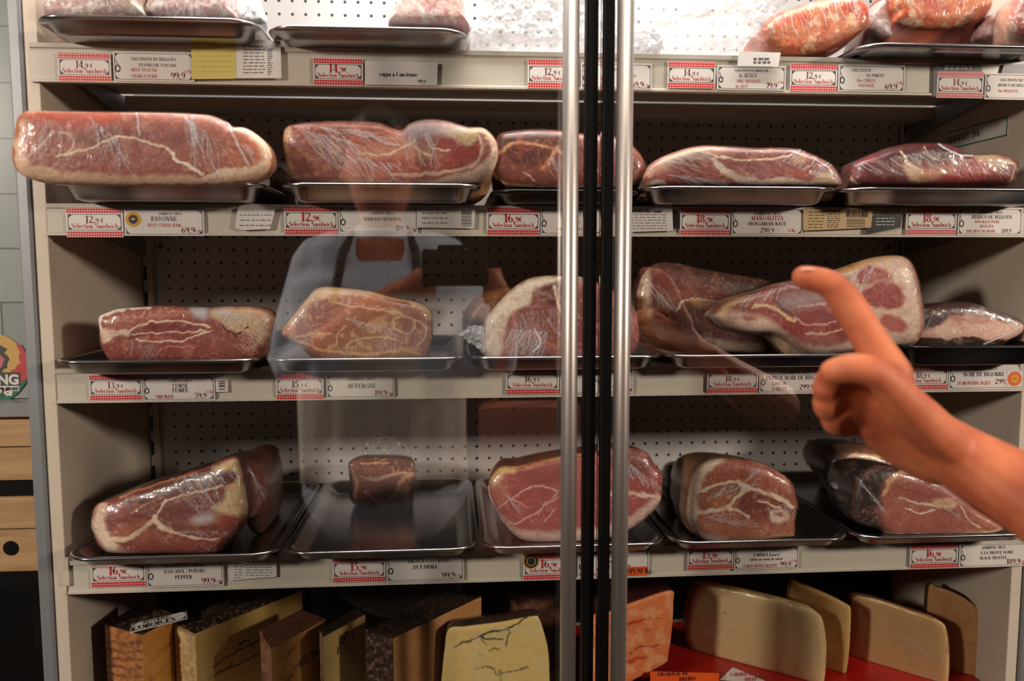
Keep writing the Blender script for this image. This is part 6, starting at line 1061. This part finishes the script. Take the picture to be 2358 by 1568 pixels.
slab('pale yellow cheese with branching green veins, left of the door handles on the bottom shelf', 8, [(1098, 1262), (1200, 1245), (1400, 1220), (1590, 1186), (1625, 1196), (1650, 1260), (1678, 1370), (1688, 1500), (1680, 1640), (1600, 1850), (1300, 1850), (1090, 1850), (1056, 1640), (1062, 1500), (1075, 1380)], -0.275, 0.05, (232, 200, 126),
 [('L', VN, 7, [(1130, 1370), (1200, 1340), (1290, 1310), (1330, 1285), (1420, 1270), (1500, 1230), (1550, 1200)]), ('L', VN, 6, [(1290, 1310), (1310, 1360)]), ('L', VN, 6, [(1290, 1310), (1340, 1330), (1420, 1315)]), ('L', (120, 130, 70), 8, [(1445, 1250), (1448, 1310), (1440, 1360)]), ('L', VN, 4, [(1340, 1390), (1370, 1375), (1400, 1380)]), ('L', VN, 5, [(1250, 1500), (1310, 1490), (1360, 1500), (1390, 1530), (1480, 1510), (1560, 1490)]), ('L', (120, 130, 70), 8, [(1400, 1510), (1402, 1568)]), ('L', VN, 3, [(1270, 1410), (1300, 1420)]), ('N', (232, 210, 150), 90, .5, .5)], 81,
 wrap=[('S', W0, 5, (1330, 1300, 1400, 1360), (160, -90), 4, .6), ('S', W0, 4, (1200, 1300, 1250, 1320), (90, -60), 3, .4)])
slab('brown spotted cheese half behind the veined one, beside the left handle', 8, [(1430, 1130), (1500, 1090), (1620, 1080), (1740, 1110), (1800, 1200), (1820, 1400), (1810, 1700), (1500, 1750), (1440, 1500)], -0.135, 0.10, (86, 56, 42), [('N', (120, 84, 62), 22, .5, .7), ('V', (40, 26, 20), 30, .06, .7)], 82, bulge=.02)
item('round_cheese', 'dark round cheese wheel raised behind the wedges of the bottom shelf', 'cheese', 8, [(440, 1040), (520, 1110), (620, 1165), (740, 1190), (870, 1182), (990, 1130), (1060, 1060), (1090, 960), (1000, 900), (800, 880), (560, 900), (440, 960)], -0.10, 0.07, (40, 32, 26), [('N', (66, 52, 42), 40, .55, .6)], side=(36, 28, 24), mat='cheese', floor=None, seed=83, bulge=.012, NP=200, R=26)
slab('orange-red marbled cheese wedge right of the door handles, bottom shelf', 9, [(20, 1130), (120, 1070), (300, 1000), (456, 955), (466, 1020), (460, 1150), (440, 1300), (420, 1350), (250, 1440), (150, 1500), (20, 1560)], -0.235, 0.10, (222, 128, 76),
 [('L', (190, 70, 34), 9, [(200, 1150), (260, 1130), (330, 1110), (400, 1100)]), ('L', (200, 84, 40), 10, [(190, 1240), (280, 1190), (360, 1160), (420, 1170)]), ('L', (150, 54, 30), 6, [(240, 1300), (300, 1260), (380, 1260), (410, 1220)]), ('L', (190, 76, 40), 9, [(190, 1360), (260, 1330), (360, 1300)]), ('N', (234, 170, 120), 50, .5, .7), ('V', (206, 84, 44), 40, .06, .6)], 84, slope=(.35, 0), side=(60, 30, 24))
slab('large smooth pale cheese wedge with rounded corners on the red liner', 9, [(560, 1030), (590, 955), (640, 930), (800, 955), (1000, 1000), (1150, 1040), (1230, 1068), (1270, 1110), (1290, 1210), (1292, 1310), (1280, 1446), (1250, 1462), (1000, 1396), (800, 1345), (640, 1305), (570, 1280), (542, 1220), (540, 1150)], -0.178, 0.045, (230, 200, 144),
 [('L', (196, 160, 104), 10, [(600, 940), (800, 950), (1100, 1025), (1230, 1068), (1285, 1180), (1290, 1400)]), ('L', (206, 178, 128), 9, [(560, 1030), (542, 1200), (580, 1290), (800, 1345)]), ('N', (216, 194, 146), 120, .5, .5), ('L', (60, 60, 90), 3, [(742, 1072), (747, 1074)])], 85, slope=(-.75, 0), side=(206, 176, 120), taper=.98, wrap=[('S', W0, 12, (600, 1030, 1200, 1080), (50, 40), 3, .25)])
slab('tan cheese wedge standing behind the large pale one, bottom shelf', 9, [(1100, 930), (1160, 925), (1300, 980), (1400, 1030), (1425, 1060), (1422, 1200), (1410, 1340), (1385, 1425), (1300, 1405), (1180, 1370), (1100, 1340)], -0.178, 0.03, (206, 168, 108), [('N', (196, 156, 98), 60, .5, .5)], 86, slope=(-.9, 0), side=(150, 110, 66))
slab('tan cheese wedge with fine holes, third of the pale wedges on the liner', 9, [(1432, 1000), (1500, 990), (1600, 1015), (1750, 1066), (1870, 1105), (1930, 1145), (1950, 1230), (1955, 1340), (1945, 1460), (1900, 1470), (1700, 1405), (1530, 1350), (1424, 1305), (1428, 1150)], -0.200, 0.032, (214, 172, 116), [('N', (200, 156, 100), 70, .5, .5), ('L', (180, 136, 84), 9, [(1750, 1066), (1870, 1105), (1935, 1150), (1952, 1300)])], 87, slope=(-.95, 0), side=(120, 84, 54), wrap=[('S', W0, 30, (1660, 1180, 1860, 1300), (90, 60), 2, .35)])
slab('orange-edged cheese wedge nearest the right cabinet wall, bottom shelf', 9, [(1840, 960), (1900, 940), (2000, 975), (2070, 1020), (2110, 1060), (2130, 1130), (2134, 1250), (2124, 1380), (2090, 1500), (2030, 1480), (1960, 1440), (1850, 1400)], -0.205, 0.022, (190, 140, 88), [('L', (196, 104, 54), 16, [(2120, 1040), (2165, 1130), (2170, 1300), (2140, 1440)], .8), ('N', (170, 120, 76), 60, .5, .5)], 88, slope=(-.9, 0), side=(84, 50, 36))
# the shelf card lying upside down across two cheeses, and the two signs on the liner
e = empty('product_card', tuple(atZ(350, 1430, -.489))); tag(e, 'white product card lying upside down across the two leftmost cheeses', 'product card')
q = [atZ(a, b_, -.4885) for a, b_ in zc(7, [(757, 1286), (1095, 1203), (1092, 1158), (770, 1232)])]
b = MB(); b.add(q+[p-np.array([0, 0, .0008]) for p in q], [(0, 1, 2, 3), (7, 6, 5, 4), (0, 4, 5, 1), (1, 5, 6, 2), (2, 6, 7, 3), (3, 7, 4, 0)]); b.build('card', M['paper'], e)
tb = MB(); text(tb, 'COBOICES', .1, .12, .42, 1.0, 1.3); text(tb, 'PECORINO', .6, .62, .26, 1.0, 1.1); border(tb, .06, 2.9, .06, .94, 0, .03, .2, .12)
b = MB(); b.add([q[0]+(q[1]-q[0])*(v[0]/3.0)+(q[3]-q[0])*v[2]+np.array([0, 0, .0004]) for v in tb.v], tb.f); b.build('lettering', M['ink'], e)
def stand_card(z, pts, Y, mat, lab, words, ink):
    P = [atY(a, b_, Y) for a, b_ in zc(z, pts)]; P[2][2] = max(P[2][2], OZ+FLOOR5+.0); P[3][2] = P[2][2] = OZ+FLOOR5-.0004
    e = empty('price_sign', (P[3][0], Y, P[3][2])); tag(e, lab, 'sign')
    b = MB(); b.prism([(p[0], p[2]) for p in P], 1, Y, Y+.001); b.build('card', M[mat], e)
    b = MB()
    for t, x, y, h in words:
        (x, y), = zc(z, [(x, y)]); p = atY(x, y, Y-.0003); hh = atY(x, y-h/ZO[z][2], Y-.0003)[2]-p[2]; text(b, t, p[0], p[2], hh, 1.15, 1.4, Y-.0003)
    b.build('lettering', M[ink], e)
stand_card(9, [(345, 1395), (716, 1404), (714, 1500), (345, 1500)], -.238, 'orange_paper', 'orange sign handwritten FROMAGE DE BREBIS on the red liner', [('FROMAGE DE', 385, 1420, 20), ('BREBIS', 500, 1445, 20)], 'ink')
stand_card(9, [(718, 1440), (790, 1372), (1000, 1440), (1000, 1520)], -.228, 'paper', 'tilted white card reading SHEEP MILK beside the orange sign', [('FARMER MILK', 775, 1420, 18), ('SHEEP', 850, 1445, 18)], 'soft_red')

# ================================================================ the pointing hand
def at(px, py, dist):
    return CAM+ray(px, py)/FPX*dist
def capsule(mb, path, rad, n=14):
    """rounded tapered tube"""
    P = [np.array(p, float) for p in path]
    d0 = (P[0]-P[1])/np.linalg.norm(P[0]-P[1]); d1 = (P[-1]-P[-2])/np.linalg.norm(P[-1]-P[-2])
    Q = [P[0]+d0*rad[0]*.9, P[0]+d0*rad[0]*.6]+P+[P[-1]+d1*rad[-1]*.6, P[-1]+d1*rad[-1]*.92]; R_ = [rad[0]*.35, rad[0]*.8]+list(rad)+[rad[-1]*.8, rad[-1]*.35]
    mb.tube(Q, R_, n)
def dense(path, rad, k=5):
    q = crom(np.hstack([np.array(path), np.array(rad)[:, None]]), False, (len(path)-1)*k+1); return [p[:3] for p in q], [float(p[3]) for p in q]
def remeshed(mb, name, mat, parent, vox, smooth=8):
    o = mb.build(name, mat, parent, smooth=True)
    r = o.modifiers.new('remesh', 'REMESH'); r.mode = 'VOXEL'; r.voxel_size = vox; r.use_smooth_shade = True
    s = o.modifiers.new('smooth', 'SMOOTH'); s.factor = .5; s.iterations = smooth
    return o
hb = MB()
def limb(pts, rad): capsule(hb, *dense([at(*p) for p in pts], rad))
limb([(2760, 1350, .55), (2520, 1225, .575), (2350, 1132, .60), (2240, 1070, .615), (2175, 1030, .62), (2130, 1000, .622)], [.040, .036, .0300, .0265, .0240, .0230])
limb([(2185, 1030, .615), (2120, 985, .615), (2060, 900, .612), (2045, 862, .61)], [.0195, .0185, .0150, .0130])
limb([(2165, 1040, .625), (2080, 985, .622), (2005, 905, .61), (1985, 885, .605)], [.0195, .0185, .0145, .0125])
limb([(2150, 1055, .632), (2060, 1005, .63), (1985, 935, .615), (1970, 920, .61)], [.0185, .0170, .0130, .0120])
limb([(2150, 1070, .638), (2060, 1025, .635), (1985, 970, .62)], [.0170, .0145, .0112])
limb([(2055, 866, .61), (1998, 775, .615), (1952, 700, .62), (1912, 655, .622), (1850, 638, .622)], [.0158, .0134, .0128, .0112, .0094])
limb([(1990, 890, .605), (1935, 868, .592), (1905, 878, .585), (1905, 908, .592), (1935, 925, .606), (1960, 925, .612)], [.0118, .0106, .0102, .0094, .0086, .0078])
limb([(1980, 925, .612), (1930, 905, .598), (1903, 918, .592), (1905, 942, .598), (1935, 955, .610), (1960, 952, .616)], [.0115, .0105, .0100, .0092, .0086, .0076])
limb([(1990, 968, .622), (1945, 945, .606), (1918, 955, .602), (1922, 978, .608), (1950, 985, .618), (1970, 980, .622)], [.0105, .0095, .0090, .0084, .0078, .0070])
limb([(2200, 1040, .612), (2140, 985, .598), (2080, 925, .582), (2025, 866, .572), (1970, 848, .572), (1918, 856, .578)], [.0160, .0172, .0148, .0118, .0114, .0098])
b0 = at(2360, 1135, .60)
per = empty('person', (b0[0], b0[1], b0[2]-.03)); tag(per, 'bare tanned forearm and hand reaching in from the right, index finger pointing at the hams', 'person')
remeshed(hb, 'arm_and_hand', M['skin'], per, .0022, 6)
M['nail'] = plain('fingernail', (232, 164, 132), 0.3, var=0.04)
c = at(1860, 621, .6170); nb = MB(); vs = []; nn = 12
for j in range(1, 7):
    for i in range(nn):
        t, u = 2*math.pi*i/nn, math.pi*j/7
        vs.append(tuple(c+RT*(.0062*math.sin(u)*math.cos(t))+FW*(.0046*math.sin(u)*math.sin(t))+UP*(.0016*math.cos(u)-.0002)))
nb.add(vs, [(j*nn+i, j*nn+(i+1) % nn, (j+1)*nn+(i+1) % nn, (j+1)*nn+i) for j in range(5) for i in range(nn)]+[tuple(range(nn-1, -1, -1)), tuple(range(5*nn, 6*nn))])
nb.build('fingernail', M['nail'], per, smooth=True)

# ================================================================ the photographer, standing behind the camera and mirrored in the left door
px_, py_ = 0.27, -1.56
pe = empty('person', (px_, py_, 0)); tag(pe, 'photographer in a pale shirt and cream apron mirrored in the left glass door', 'person')
bb = MB()
def bl(path, rad): capsule(bb, *dense([np.array((px_+p[0], py_+p[1], p[2])) for p in path], rad), n=18)
for s in (-1, 1):
    bl([(s*.10, 0, .80), (s*.11, .01, .45), (s*.115, 0, .09)], [.085, .06, .042]); bl([(s*.115, -.03, .045), (s*.12, .12, .035)], [.04, .032])
bl([(0, 0, .84), (0, 0, 1.05), (0, .0, 1.28), (0, 0, 1.42)], [.13, .125, .13, .11])
for s in (-1, 1): bl([(s*.05, 0, .85), (s*.06, 0, 1.1), (s*.09, 0, 1.36)], [.11, .09, .10])
bl([(0, 0, 1.42), (0, .02, 1.55)], [.055, .052]); bl([(0, .025, 1.60), (0, .02, 1.70)], [.072, .085]); bl([(0, .11, 1.635), (0, .125, 1.615)], [.012, .015])
for s in (-1, 1): bl([(s*.085, .01, 1.66), (s*.09, .01, 1.64)], [.014, .012])
bl([(-.16, 0, 1.42), (-.22, -.01, 1.18), (-.06, .17, 1.30), (.09, .225, 1.385)], [.055, .044, .034, .026]); bl([(.16, 0, 1.42), (.25, .0, 1.18), (.29, .15, 1.30), (.265, .225, 1.385)], [.055, .044, .034, .026])
for k in range(4): bl([(.095, .215, 1.36+k*.018), (.11, .245, 1.36+k*.018), (.135, .25, 1.36+k*.018)], [.010, .009, .008]); bl([(.275, .215, 1.36+k*.018), (.262, .245, 1.36+k*.018), (.24, .25, 1.36+k*.018)], [.010, .009, .008])
bl([(.09, .21, 1.37), (.12, .235, 1.345)], [.012, .01]); bl([(.27, .21, 1.37), (.245, .235, 1.345)], [.012, .01])
remeshed(bb, 'body', M['skin'], pe, .009, 4)
bb = MB()
for s in (-1, 0, 1): bl([(s*.06, 0, .86), (s*.065, 0, 1.1), (s*.095, 0, 1.36), (s*.10, 0, 1.42)], [.150, .140, .145, .100])
bl([(0, 0, 1.36), (0, 0, 1.47)], [.150, .085])
bl([(-.15, 0, 1.43), (-.23, -.01, 1.18), (-.14, .08, 1.24)], [.072, .062, .05]); bl([(.15, 0, 1.43), (.26, .0, 1.18), (.28, .09, 1.25)], [.072, .062, .05]); bl([(-.15, 0, 1.44), (.15, 0, 1.44)], [.065, .065])
remeshed(bb, 'shirt', M['shirt'], pe, .009, 5)
bb = MB()
for s in (-1, 1): bl([(s*.10, 0, .82), (s*.11, .01, .45), (s*.115, 0, .10)], [.105, .075, .06])
remeshed(bb, 'trousers', M['trousers'], pe, .009, 4)
bb = MB(); bl([(0, -.005, 1.62), (0, -.01, 1.73)], [.085, .088]); bl([(0, .05, 1.765), (0, -.05, 1.74)], [.05, .06]); remeshed(bb, 'hair', M['hair'], pe, .008, 3)
bb = MB(); n = 20
for (za, zb2, wa, wb2) in ((1.34, .90, .11, .235),):
    vs = []
    for j in range(13):
        t = j/12; z = za+(zb2-za)*t; w = wa+(wb2-wa)*min(1, t*2.2); 
        for i in range(n+1):
            u = -1+2*i/n; vs.append((px_+.0+u*w*.86, py_+.152+.03*t-.11*u*u*(.6+.4*t)+.006*math.sin(u*17+t*3)*t, z))
    bb.add(vs, [(j*(n+1)+i, j*(n+1)+i+1, (j+1)*(n+1)+i+1, (j+1)*(n+1)+i) for j in range(12) for i in range(n)])
o = bb.build('apron', M['apron'], pe, smooth=True); so = o.modifiers.new('thick', 'SOLIDIFY'); so.thickness = .004
bb = MB(); bb.tube([(px_-.10, py_+.155, 1.34), (px_-.085, py_+.10, 1.46), (px_-.06, py_, 1.52)], .011, 8); bb.tube([(px_+.10, py_+.155, 1.34), (px_+.085, py_+.10, 1.46), (px_+.06, py_, 1.52)], .011, 8); bb.build('apron_strap', M['trousers'], pe, smooth=True)
ce = empty('camera_body', (.45, -1.315, OZ-.075)); tag(ce, 'dark compact camera held up by the mirrored photographer', 'camera')
b = MB(); b.box(.375, .520, -1.335, -1.300, OZ-.068, OZ+.012); b.build('housing', M['black'], ce, bevel=.006)
b = MB(); b.box(.41, .47, -1.330, -1.305, OZ+.0125, OZ+.022); b.build('viewfinder', M['black'], ce, bevel=.002)
le = empty('shoulder_bag', (.80, -1.50, OZ-.66)); tag(le, 'tan leather shoulder bag mirrored low in the left glass door', 'bag')
b = MB(); b.box(.50, .735, -1.43, -1.355, OZ-.70, OZ-.34); o = b.build('bag_body', M['leather'], le, bevel=.02)
b = MB(); b.box(.503, .732, -1.3545, -1.349, OZ-.50, OZ-.345); b.build('flap', M['leather'], le, bevel=.002)
b = MB(); b.tube([(.53, -1.39, OZ-.35), (.56, -1.40, OZ-.22), (.62, -1.41, OZ-.18), (.68, -1.40, OZ-.22), (.71, -1.39, OZ-.35)], .009, 8); b.build('strap', M['leather'], le, smooth=True)
# the shop behind: dim walls and ceiling
M['dimwall'] = plain('brown_shop_wall', (96, 74, 62), 0.7, var=0.35, scale=1.5)
b = MB(); b.box(-2.2, 3.4, -4.05, -4.0, 0.0, 2.9); tag(b.build('wall_front', M['dimwall']), kind='structure')
b = MB(); b.box(3.4, 3.45, -4.0, 0.2, 0, 2.9); tag(b.build('wall_right', M['dimwall']), kind='structure')
b = MB(); b.box(-2.2, 3.4, -4.0, 0.2, 2.9, 2.95); tag(b.build('ceiling', M['dimwall']), kind='structure')
b = MB(); b.box(-2.25, -2.2, -4.0, -0.11, 0, 2.9); tag(b.build('wall_side', M['dimwall']), kind='structure')
